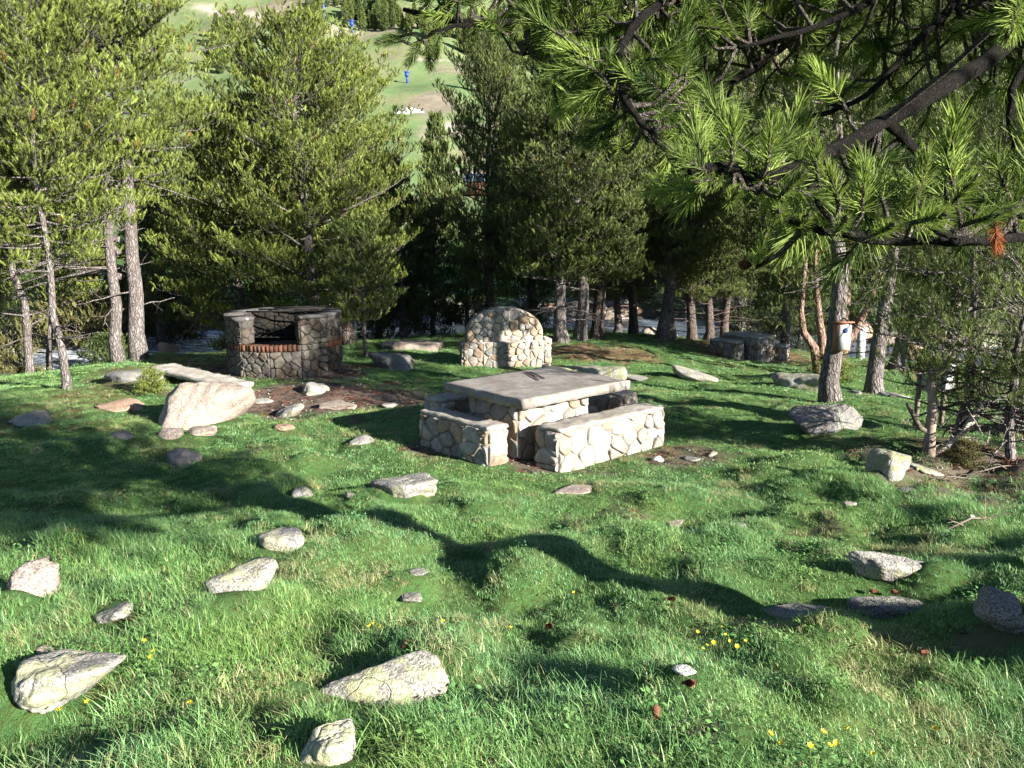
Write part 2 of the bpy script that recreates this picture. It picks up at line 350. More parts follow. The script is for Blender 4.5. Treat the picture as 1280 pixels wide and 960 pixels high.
rs = np.concatenate([np.geomspace(R_SPLIT, 1500, 150), [2000, 3000]])
X, Y, F = polar(rs); Z = gz(X, Y)
def hpx(u, v): q = G(u, v); return q[0], q[1]
def line_mask(pts, x, y, w):
    q = np.array([hpx(*a) for a in pts]); m = np.full(len(x), 1e9)
    for a, b in zip(q[:-1], q[1:]):
        ab = b - a; tt = np.clip(((x - a[0]) * ab[0] + (y - a[1]) * ab[1]) / (ab @ ab), 0, 1)
        m = np.minimum(m, np.hypot(x - a[0] - tt * ab[0], y - a[1] - tt * ab[1]))
    return 1 - sstep(w * .6, w, m + (fbm(x / 6, y / 6, 71) - .5) * w * .5)
def blob(u, v, ru, rv):
    c = G(u, v); a = G(u, v + rv); bq = G(u, v - rv); return c[0], c[1], ru / FOC * c[1], max((bq[1] - a[1]) / 2, 3)
HD = [(*blob(540, 130, 38, 22), 1), (*blob(330, 10, 60, 20), 1), (*blob(560, 88, 26, 6), .8), (*blob(600, 95, 24, 5), .7), (*blob(455, 48, 18, 8), .7), (*blob(490, 28, 45, 16), .9), (*blob(300, 30, 30, 20), .8), (*blob(530, 165, 14, 12), .5)]
def hmask(L, x, y):
    m = np.zeros(len(x)); wob = .55 + .9 * fbm(x / 14, y / 14, 81)
    for cx, cy, rx, ry, k in L: m = np.maximum(m, k * (1 - sstep(.55, 1.05, np.hypot((x - cx) / rx, (y - cy) / ry) * wob)))
    return m
path = np.maximum.reduce([line_mask([(255, 12), (300, 18), (345, 26), (400, 34), (440, 42)], X, Y, 5), line_mask([(525, 75), (560, 76), (590, 84)], X, Y, 3), line_mask([(545, 160), (575, 157), (610, 160)], X, Y, 2.5), line_mask([(500, 172), (530, 171), (575, 166)], X, Y, 1.6), line_mask([(560, 215), (620, 212)], X, Y, 1.6)])
meadow = sstep(-.62, -.5, X / np.maximum(Y, 1)) * (1 - sstep(.0, .12, X / np.maximum(Y, 1) + (fbm(X / 60, Y / 60, 91) - .5) * .2)) * (1 - sstep(380, 520, np.hypot(X, Y) + 160 * (fbm(X / 50, Y / 50, 93) - .5)))
meadow = np.maximum(meadow, 1 - sstep(140, 200, np.hypot(X, Y)))
me = npmesh('hillside', np.stack([X, Y, Z], 1), F, True, {'dirt': hmask(HD, X, Y), 'path': path, 'meadow': meadow})
m, t, out = mat('mountain_pasture'); n = NT(t); p = n.pos()
g1 = n.noise(.03, 5, .6, p); g2 = n.noise(.35, 6, .65, p)
c = n.ramp(g1, [(.35, (.080, .130, .052)), (.5, (.112, .165, .068)), (.65, (.16, .165, .088))]); c = n.mix(n.ramp(g2, [(.5, (0, 0, 0)), (.72, (1, 1, 1))]), c, (.16, .15, .08))
wild = n.ramp(g2, [(.35, (.06, .085, .03)), (.5, (.13, .13, .065)), (.65, (.27, .22, .16))])
c = n.mix(n.attr('meadow', 'Fac'), wild, c); c = n.mix(n.math('MULTIPLY', n.attr('dirt', 'Fac'), .85), c, n.ramp(g2, [(.35, (.125, .10, .078)), (.6, (.20, .165, .135))]))
c = n.mix(n.attr('path', 'Fac'), c, (.30, .26, .22))
b = n.bsdf(c, .95, n.bump(g2, .6, .6), .1); n.l(b.outputs[0], out.inputs[0])
tag(link('hillside', me, m), kind='structure')

# ------------------------------------------------------------------ river
xs = np.arange(-60, 62, .3); ss = np.linspace(-RW - 1.3, RW + 1.3, 34)
XX, SS = np.meshgrid(xs, ss); yc = np.interp(XX, _xx, _yy); sl_ = np.interp(XX, _xx, _sl); nn = np.sqrt(1 + sl_ ** 2)
RXX = XX - SS * sl_ / nn; RYY = yc + SS / nn
ZZ = water_z(XX) + (fbm(RXX * 1.3, RYY * 1.3, 101) - .5) * .16 + (vn(RXX * 3.1, RYY * 3.1, 103) - .5) * .06
i = np.arange(len(ss) - 1)[:, None] * len(xs); j = np.arange(len(xs) - 1)[None]
F = np.stack([i + j, i + j + 1, i + len(xs) + j + 1, i + len(xs) + j], -1).reshape(-1, 4)
me = npmesh('river', np.stack([RXX.ravel(), RYY.ravel(), ZZ.ravel()], 1), F, True, {'rapid': np.clip(.5 - XX.ravel() / 14, 0.05, 1)})
m, t, out = mat('mountain_river'); n = NT(t); p = n.pos()
mp = n.n('ShaderNodeMapping'); mp.inputs['Scale'].default_value = (1, 2.2, 1); n.l(p, mp.inputs[0])
f1 = n.noise(2.2, 5, .7, mp.outputs[0]); f2 = n.noise(9, 4, .7, mp.outputs[0])
foam = n.math('MULTIPLY', n.ramp(n.math('ADD', n.math('MULTIPLY', f1, .7), n.math('MULTIPLY', f2, .3)), [(.47, (0,) * 3), (.60, (1,) * 3)]), n.attr('rapid', 'Fac'))
c = n.mix(foam, (.075, .105, .15), (.72, .76, .8)); b = n.bsdf(c, .18, n.bump(n.math('ADD', f1, n.math('MULTIPLY', f2, .6)), .7, .12), .5)
n.l(n.math('ADD', n.math('MULTIPLY', foam, .5), .16), b.inputs['Roughness']); n.l(b.outputs[0], out.inputs[0])
tag(link('river', me, m), kind='structure')

# ------------------------------------------------------------------ rocks
_ico = {}
def ico(k):
    if k not in _ico:
        bm = bmesh.new(); bmesh.ops.create_icosphere(bm, subdivisions=k, radius=1)
        _ico[k] = (np.array([v.co[:] for v in bm.verts]), np.array([[v.index for v in f.verts] for f in bm.faces])); bm.free()
    return _ico[k]
def sines(p, seed, f0, n=14):
    r = np.random.default_rng(seed); out = 0
    for _ in range(n):
        k = r.normal(size=3) * f0 * r.uniform(.6, 1.8); out = out + np.sin(p @ k + r.uniform(0, 6.28)) / n ** .5
    return out
def rock_shape(seed, sx, sy, sz, nplanes=16, round_=.12, sub=4, flat=0.0):
    r = np.random.default_rng(seed); V, F = ico(sub)
    nv = nrm(r.normal(size=(nplanes, 3))); dd = r.uniform(.72, .98, nplanes)
    if flat: nv[0] = nrm(np.array([r.normal() * .12, r.normal() * .12, 1.])); dd[0] = .5 + .2 * (1 - flat)
    q = V @ nv.T; rad = np.where(q > 1e-3, dd[None] / np.maximum(q, 1e-3), 9)
    k = 1 / max(round_, .03) * 1.25; rr = -np.log(np.exp(-k * np.minimum(rad, 3)).sum(1)) / k
    rr = rr * (1 + .05 * sines(V, seed, 3) + .028 * sines(V, seed + 1, 8) + .012 * sines(V, seed + 2, 20))
    Q = V * rr[:, None]; Q = Q / np.array([np.abs(Q[:, 0]).max(), np.abs(Q[:, 1]).max(), np.abs(Q[:, 2]).max()])
    return Q * np.array([sx, sy, sz]), F
ROCKN = [0]; FOOT = []
def rock(box, label, m=None, deep=1.0, tall=None, seed=None, flat=.3, sub=4, rz=None, planes=14, group=None, name='rock', sink=.75, tilt=(0, 0), y=None, cat='rock'):
    u0, v0, u1, v1 = box; ROCKN[0] += 1; seed = seed or ROCKN[0] * 13 + 100
    c = G((u0 + u1) / 2, v1 - (v1 - v0) * .12)
    if y is not None: c = P((u0 + u1) / 2, v1, y)
    w = (u1 - u0) / FOC * c[1]; dp = w * deep
    el = (CAM_Z - c[2]) / c[1]; vis = (v1 - v0) / FOC * c[1]
    hgt = tall if tall is not None else max(vis - dp * el, .2 * min(w, vis * 2.2))
    if tall is None and c[1] < 5.5 and w > .2: hgt = max(hgt, .12)
    full = hgt * (1 + sink)
    V, F = rock_shape(seed, w / 2 * (1.22 if c[1] < 6.5 else 1.1), dp / 2 * 1.12, full / 2 * (1.12 if c[1] < 6.5 else 1.0), planes + 4, sub=sub, flat=flat)
    a = rz if rz is not None else 0
    ca, sa = math.cos(a), math.sin(a); V = V @ np.array([[ca, sa, 0], [-sa, ca, 0], [0, 0, 1]])
    V[:, 2] += V[:, 0] * tilt[0] + V[:, 1] * tilt[1] + full / 2 - hgt * sink
    me = npmesh(name, V, F, True); o = link(name, me, m or ROCK); o.location = (c[0], c[1] + dp * .42, gz(c[0], c[1] + dp * .42))
    FOOT.append((c[0], c[1] + dp * .36, w * .43, dp * .42)); return tag(o, label, cat, group)
exec_rocks = [
 # big boulder group on the left
 ((166, 474, 300, 545), 'big pale sloping boulder beside the stone barbecue, largest rock in the meadow', ROCK_P, dict(deep=.8, tall=.60, sub=5, flat=0, tilt=(.27, .1), planes=11, seed=921)),
 ((124, 453, 206, 480), 'grey boulder at the foot of the twin-trunk pine', ROCK_D, dict(deep=.6, flat=.2)),
 ((106, 493, 168, 515), 'reddish brown boulder half sunk in grass beside the big pale boulder', ROCK_R, dict(flat=0)),
 ((-14, 509, 54, 537), 'grey rock cut by the left edge of the photo, below the small trunk', ROCK, dict(flat=.6)),
 ((192, 531, 228, 552), 'small rounded cream rock just in front of the big pale boulder', ROCK_P, dict(flat=0)),
 ((128, 533, 160, 548), 'small purplish grey rock left of the small cream rock', ROCK_D, dict(flat=0)),
 ((231, 536, 268, 545), 'thin pinkish stone against the right foot of the big pale boulder', ROCK_P, dict(flat=0, tall=.1)),
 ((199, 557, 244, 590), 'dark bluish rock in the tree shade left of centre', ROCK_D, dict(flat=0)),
 ((428, 541, 469, 557), 'pale pointed rock left of the near stone bench', ROCK, dict(flat=0)),
 ((335, 502, 374, 525), 'tilted pale slab of rock below the barbecue dirt', ROCK, dict(flat=.5, tilt=(.25, 0))),
 ((313, 497, 338, 507), 'small flat rock between the barbecue dirt and the big boulder', ROCK, dict(flat=.7)),
 ((390, 497, 442, 513), 'low flat rock in the grass right below the barbecue dirt', ROCK_P, dict(flat=.9)),
 ((340, 528, 366, 541), 'small brownish rock in the grass below the tilted slab', ROCK_R, dict(flat=.7)),
 ((369, 477, 407, 498), 'rounded grey rock against the front of the barbecue', ROCK, dict(flat=0)),
 ((473, 502, 495, 511), 'tiny flat rock left of the picnic table shadow tip', ROCK, dict(flat=.9)),
 ((461, 574, 551, 626), 'flat-topped slab of rock with a pale split edge, before the near bench', ROCK, dict(deep=.8, flat=1.0, tall=.15, sub=5, planes=8, tilt=(0.02, -.06))),
 ((357, 604, 389, 624), 'small pale rock on a hummock between two shadow bands', ROCK, dict(flat=0)),
 ((430, 614, 442, 625), 'tiny pale stone left of the flat-topped slab', ROCK_P, dict(flat=0)),
 ((319, 668, 375, 694), 'grey white rock with a cleft, in the grass left of centre', ROCK, dict(flat=.3)),
 ((243, 713, 326, 748), 'rounded grey rock with yellow lichen at left centre', ROCK_L, dict(flat=.2)),
 ((108, 764, 161, 788), 'narrow wedge of pale rock at lower left', ROCK_L, dict(flat=.4, tilt=(.3, 0))),
 ((-30, 684, 44, 750), 'pale pinkish boulder cut off by the left edge of the photo', ROCK_P, dict(flat=.3)),
 ((24, 803, 64, 820), 'small pale rock behind the large lower left boulder', ROCK_P, dict(flat=.4)),
 ((-30, 812, 120, 908), 'large lichen-spotted boulder in the lower left corner', ROCK_L, dict(deep=.85, flat=.3, sub=5, tilt=(.12, -.12))),
 ((365, 826, 553, 894), 'long low rock with yellow lichen in the foreground', ROCK_L, dict(deep=.42, flat=.6, sub=5, tall=.17, tilt=(.10, 0), planes=12)),
 ((367, 896, 458, 975), 'flat yellow-lichened rock at the bottom edge of the photo', ROCK_L, dict(deep=.9, flat=.8, sub=5, planes=9, tall=.14)),
 ((690, 604, 756, 621), 'flat pale rock in front of the stone benches', ROCK_P, dict(flat=.8)),
 ((829, 654, 858, 667), 'small pale rock in the open sunlit grass right of centre', ROCK_P, dict(flat=.4)),
 ((911, 648, 936, 659), 'small dark rock in the sunlit grass right of centre', ROCK_D, dict(flat=.3)),
 ((508, 706, 533, 721), 'small dark rock showing through bare soil on a tussock', ROCK_D, dict(flat=.3)),
 ((499, 751, 526, 762), 'small bluish stone in the grass of the central foreground', ROCK_D, dict(flat=.5)),
 ((844, 831, 871, 847), 'small bright white stone in the foreground grass', None, dict(flat=.2)),
 ((1076, 687, 1195, 724), 'long tapering grey rock in the sunlit grass at the right', ROCK, dict(deep=.35, flat=.4, sub=5, tilt=(-.2, 0))),
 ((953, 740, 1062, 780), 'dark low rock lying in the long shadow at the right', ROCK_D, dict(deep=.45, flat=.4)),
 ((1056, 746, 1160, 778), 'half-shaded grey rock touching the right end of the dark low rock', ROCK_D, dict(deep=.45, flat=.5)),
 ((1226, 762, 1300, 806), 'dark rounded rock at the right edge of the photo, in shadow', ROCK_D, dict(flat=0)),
 ((1089, 558, 1150, 600), 'mossy rounded boulder below the scraggly pine', ROCK_G, dict(flat=.2, tall=.2)),
 ((1138, 577, 1186, 598), 'low tapering rock right behind the mossy boulder', ROCK_G, dict(flat=.4, tilt=(-.3, 0))),
 ((1128, 598, 1150, 615), 'small shiny grey stone in front of the mossy boulder', ROCK_D, dict(flat=.2)),
 ((993, 499, 1103, 541), 'big dark boulder at the foot of the nest-box pine', ROCK_D, dict(deep=.7, flat=.1, tall=.42, sub=5)),
 ((981, 468, 1050, 493), 'pale grey boulder with a shaded side left of the nest-box pine', ROCK_G, dict(flat=.5, tall=.38)),
 ((1098, 484, 1137, 499), 'grey rock at the right of the leaning pine trunk', ROCK, dict(flat=.2)),
 ((1064, 482, 1086, 495), 'small dark rock against the leaning pine trunk', ROCK_D, dict(flat=.1)),
 ((842, 458, 902, 480), 'pale tilted rock in the open grass behind the picnic table', ROCK, dict(flat=.5, tilt=(-.25, 0))),
 ((776, 466, 832, 477), 'low pale slab of rock just behind the table corner', ROCK, dict(flat=.9)),
 ((814, 566, 833, 579), 'small white stone on the dirt at the bench end', None, dict(flat=0)),
 ((884, 561, 904, 572), 'small pale stone right of the dirt by the bench', ROCK_P, dict(flat=.2)),
 ((1056, 621, 1073, 632), 'little pale stone in the grass below the mossy boulder', ROCK_P, dict(flat=.2)),
 ((1213, 641, 1224, 650), 'tiny white stone in the grass at the far right', None, dict(flat=.2)),
 ((462, 441, 524, 465), 'squared dark block of stone between the barbecue and the arched wall', ROCK_D, dict(deep=.6, flat=.8, tall=.42, planes=7)),
 ((855, 570, 878, 578), 'small dark root-stained stone on the dirt patch by the table', ROCK_D, dict(flat=.2)),
]
WROCK = m_rock('white_quartz', (.62, .61, .58), (.72, .71, .68), 0, .1)
for box, lab, mm, kw in exec_rocks: rock(box, lab, mm or WROCK, **kw)
# boulders along the river
rb = random.Random(5)
for k in range(64):
    side = 1 if k % 3 else -1
    x = rb.uniform(-17, 22); s = side * (RW + rb.uniform(-.5, .9)); slp = float(np.interp(x, _xx, _sl)); q = math.sqrt(1 + slp * slp)
    px, py = x - s * slp / q, float(np.interp(x, _xx, _yy)) + s / q
    sz = rb.uniform(.25, .75) * (1.25 if side > 0 else .7)
    V, F = rock_shape(4000 + k, sz, sz * rb.uniform(.6, 1), sz * rb.uniform(.45, .7), 12, sub=3)
    o = link('river_boulder', npmesh('river_boulder', V, F, True), rb.choice([ROCK, ROCK_R, ROCK_D, ROCK_P, ROCK_G])); o.location = (px, py, float(gz(px, py)) + .12 * sz)
    tag(o, 'weathered boulder lying along the river bank beyond the trees', 'boulder', 'boulders along the river banks')
for u, v, y, sx, sz, mm in ((1150, 402, 26.8, .75, .55, ROCK_R), (1112, 398, 30, .9, .6, ROCK_P), (1080, 395, 31, .7, .6, ROCK_R), (1135, 408, 29.5, .55, .45, ROCK_D), (770, 387, 36.6, .6, .4, ROCK_P), (780, 389, 37, .8, .4, ROCK_R), (208, 436, 23.2, .35, .3, ROCK_R)):
    c = P(u, v, y); V, F = rock_shape(int(u * 7), sx, sx * .8, sz, 12, sub=4)
    o = link('river_boulder', npmesh('river_boulder', V, F, True), mm); o.location = (c[0], c[1], float(max(gz(c[0], c[1]), water_z(c[0]) - .1)) + sz * .4)
    tag(o, 'weathered boulder lying along the river bank beyond the trees', 'boulder', 'boulders along the river banks')

# ------------------------------------------------------------------ masonry
def clip(poly, nx, ny, d):                                         # keep nx*x+ny*y<=d
    out = []
    for i in range(len(poly)):
        a = poly[i]; b = poly[(i + 1) % len(poly)]; da = nx * a[0] + ny * a[1] - d; db = nx * b[0] + ny * b[1] - d
        if da <= 0: out.append(a)
        if (da < 0 < db) or (db < 0 < da):
            tt = da / (da - db); out.append((a[0] + (b[0] - a[0]) * tt, a[1] + (b[1] - a[1]) * tt))
    return out
def chaikin(p, k=.22):
    q = []
    for i in range(len(p)):
        a = p[i]; b = p[(i + 1) % len(p)]
        q += [(a[0] + (b[0] - a[0]) * k, a[1] + (b[1] - a[1]) * k), (b[0] - (b[0] - a[0]) * k, b[1] - (b[1] - a[1]) * k)]
    return q
STONE_COLS = [(.40, .36, .31), (.34, .32, .30), (.44, .39, .32), (.30, .285, .27), (.42, .33, .25), (.37, .35, .33), (.46, .42, .37), (.35, .27, .20)]
MORT = (.25, .23, .20)
def stones(mb, O, U, V, w, h, cell=.2, depth=.022, seed=0, outline=None, gap=.005, cols=STONE_COLS, dim=1.0):
    r = random.Random(seed); O, U, V = (np.asarray(a, float) for a in (O, U, V)); N = np.cross(U, V)
    poly0 = outline or [(0, 0), (w, 0), (w, h), (0, h)]
    nx = max(1, round(w / cell)); ny = max(1, round(h / (cell * .78)))
    seeds = []
    for j in range(-1, ny + 1):
        for i in range(-1, nx + 1):
            if r.random() < .2: continue
            seeds.append(((i + .5 + (.5 if j % 2 else 0) * .8 + r.uniform(-.34, .34)) * w / nx, (j + .5 + r.uniform(-.3, .3)) * h / ny))
    for k, s in enumerate(seeds):
        p = list(poly0)
        for l, q in enumerate(seeds):
            if l != k and abs(q[0] - s[0]) < cell * 3 and abs(q[1] - s[1]) < cell * 3:
                dx, dy = q[0] - s[0], q[1] - s[1]; p = clip(p, dx, dy, (q[0] ** 2 + q[1] ** 2 - s[0] ** 2 - s[1] ** 2) / 2)
                if len(p) < 3: break
        if len(p) < 3: continue
        A = .5 * abs(sum(p[i][0] * p[(i + 1) % len(p)][1] - p[(i + 1) % len(p)][0] * p[i][1] for i in range(len(p))))
        if A < cell * cell * .05: continue
        c = np.mean(p, axis=0); p = chaikin(chaikin(p, .16), .25); p = np.array(p)
        rad = math.sqrt(A / math.pi); d = depth * r.uniform(.6, 1.9); tx, ty = r.uniform(-.12, .12), r.uniform(-.12, .12)
        col = np.array(r.choice(cols)) * r.uniform(.66, .98) * dim; m = len(p); VV = []; CC = []
        for f, dd in ((1 - gap / rad, -.006), (1 - (gap + .003) / rad, d * .62), (1 - (gap + .012) / rad, d * .92), (.55, d)):
            for x, y in c + (p - c) * max(f, .2):
                z = dd + (0 if dd < 0 else (tx * (x - c[0]) + ty * (y - c[1])) + .006 * math.sin(x * 41 + y * 57 + k))
                VV.append(O + U * x + V * y + N * z); CC.append(col)
        VV.append(O + U * c[0] + V * c[1] + N * (d * 1.02)); CC.append(col)
        F4 = [(a * m + i, a * m + (i + 1) % m, (a + 1) * m + (i + 1) % m, (a + 1) * m + i) for a in range(3) for i in range(m)]
        F3 = [(3 * m + i, 3 * m + (i + 1) % m, 4 * m) for i in range(m)]
        mb.add2(VV, F3, F4, np.array(CC))
def slab(mb, c, ax, half, seed=0, rough=.006, col=(.30, .285, .26), step=.05, chip=None):
    ax = np.asarray(ax, float); c = np.asarray(c, float); n = [max(2, int(round(2 * h / step))) for h in half]; n[2] = max(2, n[2])
    idx = {}; V = []; F = []
    def vert(i, j, k):
        if (i, j, k) not in idx:
            p = np.array([(2 * a / b - 1) * h for a, b, h in zip((i, j, k), n, half)])
            e = sum((a in (0, b)) for a, b in zip((i, j, k), n))
            q = np.array([mnoise.noise(Vector(p * 7 + seed + s)) + .6 * mnoise.noise(Vector(p * 23 + seed + s)) for s in (0, 31, 67)]) * rough * (1, 1.6, 2.4, 2.4)[e]
            p = p - np.sign(p) * (e - 1) * rough * .6 * (np.abs(np.abs(p) - half) < 1e-6) + q
            if chip is not None: p = chip(p)
            idx[(i, j, k)] = len(V); V.append(c + p @ ax)
        return idx[(i, j, k)]
    for i in range(n[0]):
        for j in range(n[1]):
            F.append((vert(i, j, n[2]), vert(i + 1, j, n[2]), vert(i + 1, j + 1, n[2]), vert(i, j + 1, n[2]))); F.append((vert(i, j, 0), vert(i, j + 1, 0), vert(i + 1, j + 1, 0), vert(i + 1, j, 0)))
    for i in range(n[0]):
        for k in range(n[2]):
            F.append((vert(i, 0, k), vert(i + 1, 0, k), vert(i + 1, 0, k + 1), vert(i, 0, k + 1))); F.append((vert(i, n[1], k), vert(i, n[1], k + 1), vert(i + 1, n[1], k + 1), vert(i + 1, n[1], k)))
    for j in range(n[1]):
        for k in range(n[2]):
            F.append((vert(0, j, k), vert(0, j, k + 1), vert(0, j + 1, k + 1), vert(0, j + 1, k))); F.append((vert(n[0], j, k), vert(n[0], j + 1, k), vert(n[0], j + 1, k + 1), vert(n[0], j, k + 1)))
    mb.add(V, F, col)
def stone_block(mb, c, a, b, hu, hv, z0, z1, cell, seed, dim=1.0, depth=.022, top=False):   # rubble-faced block: half sizes hu, hv along a, b
    a = np.array([*a, 0.]); b = np.array([*b, 0.]); Z = np.array([0, 0, 1.]); c = np.array([c[0], c[1], 0.])
    mb.box(c + Z * (z0 + z1) / 2, (hu, hv, (z1 - z0) / 2), (a, b, Z), np.array(MORT) * dim)
    h = z1 - z0
    for k, (O, U, w) in enumerate(((c - a * hu - b * hv, a, 2 * hu), (c + a * hu - b * hv, b, 2 * hv), (c + a * hu + b * hv, -a, 2 * hu), (c - a * hu + b * hv, -b, 2 * hv))):
        stones(mb, O + Z * z0, U, Z, w, h, cell, depth, seed * 7 + k, dim=dim)
    if top: stones(mb, c - a * hu - b * hv + Z * z1, a, b, 2 * hu, 2 * hv, cell, depth, seed * 7 + 5, dim=dim)

TH = math.radians(41.9); TA = (math.cos(TH), math.sin(TH)); TB = (-math.sin(TH), math.cos(TH)); TC = np.array([.315, 9.75])
def tl(u, v): return TC + u * np.array(TA) + v * np.array(TB)
AX = np.array([[*TA, 0], [*TB, 0], [0, 0, 1.]])
def base_z(p, r=.5): return min(float(gz(p[0] + dx, p[1] + dy)) for dx in (-r, 0, r) for dy in (-r, 0, r))
tb = empty('picnic_table', 'massive concrete-topped stone picnic table standing between four low stone benches', 'table', (TC[0], TC[1], .02))
off = np.array(tb.location)
pc = tl(-.125, .03); mb = MB(); stone_block(mb, pc, TA, TB, .565, .42, -.12, .672, .25, 3); link('pedestal', mb.mesh('pedestal', True, off), MASON, tb)
def chip(p):
    if p[0] > .72 and p[1] > -.75: p = p * np.array([1, 1, 1]); p[0] -= .05 * max(0, math.sin(p[1] * 9)) * (p[0] > .8)
    return p
mb = MB(); slab(mb, [*tl(0, 0), .743], AX, (.885, .70, .056), 5, .0032, (.25, .235, .22), .045, chip); link('tabletop', mb.mesh('tabletop', False, off), CONC, tb)
def bench(u0, u1, v0, v1, label, seed, top=.475, loc=None, rough=.009):
    p = tl((u0 + u1) / 2, (v0 + v1) / 2); gzb = base_z(p) - .08
    o = empty('stone_bench', label, 'bench', (p[0], p[1], float(gz(*p))), 'stone benches around the near picnic table'); f = np.array(o.location)
    mb = MB(); stone_block(mb, p, TA, TB, (u1 - u0) / 2, (v1 - v0) / 2, gzb, top - .04, .21, seed); link('stone_base', mb.mesh('stone_base', True, f), MASON, o)
    mb = MB(); slab(mb, [*p, top - .023], AX, ((u1 - u0) / 2 + .012, (v1 - v0) / 2 + .012, .024), seed, rough, (.33, .31, .28), .04); link('seat', mb.mesh('seat', False, f), CONC, o)
bench(-.62, 1.19, -.97, -.63, 'sunlit cream stone bench along the near right side of the picnic table', 11)
bench(-1.12, -.85, -.385, .86, 'shaded rubble stone bench at the near left end of the picnic table', 12)
bench(-.62, 1.15, 1.13, 1.47, 'mostly hidden stone bench behind the left corner of the picnic table', 13)
bench(1.38, 1.68, -.16, .95, 'stone bench behind the right corner of the picnic table, only its end showing', 14)
# bent rods left on the table top
for k, pts in enumerate((((657, 466), (668, 471), (674, 475)), ((663, 465), (672, 469), (681, 473)))):
    q = [P(u, v, 1) for u, v in pts]; q = [np.array([0, 0, CAM_Z]) + (a - [0, 0, CAM_Z]) * ((.811 - CAM_Z) / (a[2] - CAM_Z)) for a in q]
    mb = MB(); mb.tube(q, .007, 6); o = link('iron_rod', mb.mesh('iron_rod', True, q[0]), IRON); o.location = tuple(q[0])
    tag(o, ('rusty bent iron rod on the tabletop, the left of two', 'rusty bent iron rod on the tabletop, the right of two')[k], 'rod', 'rods on the tabletop')

# round barbecue on the left
bc = np.array([-4.3, 15.5]); bz = -.14
bq = empty('stone_barbecue', 'round stone barbecue with sooty open hearth and brick sill, left of the picnic table', 'barbecue', (*bc, bz)); f = np.array(bq.location)
Zv = np.array([0, 0, 1.])
def ngon(c, r, n=12, ph=0): return [np.array([c[0] + r * math.cos(ph + 2 * math.pi * i / n), c[1] + r * math.sin(ph + 2 * math.pi * i / n), 0]) for i in range(n)]
def ring_wall(mb, c, r_out, r_in, z0, z1, segs, n=12, cell=.2, seed=1, dim=1.0, inner=True):
    po = ngon(c, r_out, n); pi_ = ngon(c, r_in, n)
    for i in segs:
        a, b = po[i % n], po[(i + 1) % n]; ai, bi = pi_[i % n], pi_[(i + 1) % n]
        V = [a + Zv * z0, b + Zv * z0, bi + Zv * z0, ai + Zv * z0, a + Zv * z1, b + Zv * z1, bi + Zv * z1, ai + Zv * z1]
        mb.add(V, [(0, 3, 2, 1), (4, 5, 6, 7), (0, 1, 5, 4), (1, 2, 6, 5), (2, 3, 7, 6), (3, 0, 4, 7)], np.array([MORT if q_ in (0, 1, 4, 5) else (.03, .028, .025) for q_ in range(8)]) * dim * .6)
        if inner and (i + 1) % n not in segs: q2 = np.linalg.norm(bi - b); stones(mb, b + Zv * z0, (bi - b) / q2, Zv, q2, z1 - z0, cell, .015, seed * 41 + i, dim=dim * .7)
        if inner and (i - 1) % n not in segs: q2 = np.linalg.norm(ai - a); stones(mb, ai + Zv * z0, (a - ai) / q2, Zv, q2, z1 - z0, cell, .015, seed * 43 + i, dim=dim * .7)
        w = np.linalg.norm(b - a); stones(mb, a + Zv * z0, (b - a) / w, Zv, w, z1 - z0, cell, .022, seed * 31 + i, dim=dim)
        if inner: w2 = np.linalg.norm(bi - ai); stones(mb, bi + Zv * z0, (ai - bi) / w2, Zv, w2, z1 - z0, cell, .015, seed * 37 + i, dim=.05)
def solid(mb, pts, z0, z1, col):
    n_ = len(pts); V = [p * [1, 1, 0] + Zv * z0 for p in pts] + [p * [1, 1, 0] + Zv * z1 for p in pts] + [np.mean(pts, 0) * [1, 1, 0] + Zv * z1]
    mb.add2(V, [(n_ + i, n_ + (i + 1) % n_, 2 * n_) for i in range(n_)], [(i, (i + 1) % n_, n_ + (i + 1) % n_, n_ + i) for i in range(n_)], col)
mb = MB(); solid(mb, ngon(bc, .97), bz - .2, .445, (.05, .045, .04)); ring_wall(mb, bc, 1.05, .7, bz - .25, .45, range(12), cell=.16, seed=4, inner=False, dim=.26); link('hearth_base', mb.mesh('hearth_base', True, f), MASON_SOOT_SHADE, bq)  # besides soot, low dim puts the barbecue's shade into its stone colours
# opening: segment that faces the camera a little left; n=12 segment i spans angles 30i..30i+30; -90deg is towards the camera
open_segs = (8, 9)
segs = [i for i in range(12) if i not in open_segs]
mb = MB(); ring_wall(mb, bc, 1.05, .76, .56, 1.02, [i for i in segs if i not in (7,)], cell=.155, seed=5, dim=.25); ring_wall(mb, bc, 1.05, .76, .56, .98, [7], cell=.155, seed=6, dim=.22)
link('upper_wall', mb.mesh('upper_wall', True, f), MASON_SOOT_SHADE, bq)
mb = MB(); po = ngon(bc, 1.06); pi_ = ngon(bc, .7); rr_ = random.Random(3)
for i in (7, 8, 9, 11):
    a, b = po[i], po[(i + 1) % 12]; U = b - a; w = np.linalg.norm(U); U = U / w; N = np.cross(U, Zv); k = int(w / .072)
    for j in range(k):
        c_ = a + U * (j + .5) * w / k - N * .1 + Zv * .505
        mb.box(c_ + N * rr_.uniform(-.006, .01), (w / k / 2 - .007, .115, .052), (U, N, Zv), np.array(rr_.choice([(.34, .15, .075), (.30, .13, .07), (.38, .19, .10), (.20, .09, .06), (.10, .06, .05)])) * rr_.uniform(.25, .5))  # brick colours darkened for the shade they lie in
    mb.box(a + U * w / 2 - N * .11 + Zv * .505, (w / 2, .1, .045), (U, N, Zv), (.16, .14, .12))
link('brick_sill', mb.mesh('brick_sill', False, f), MASON, bq)
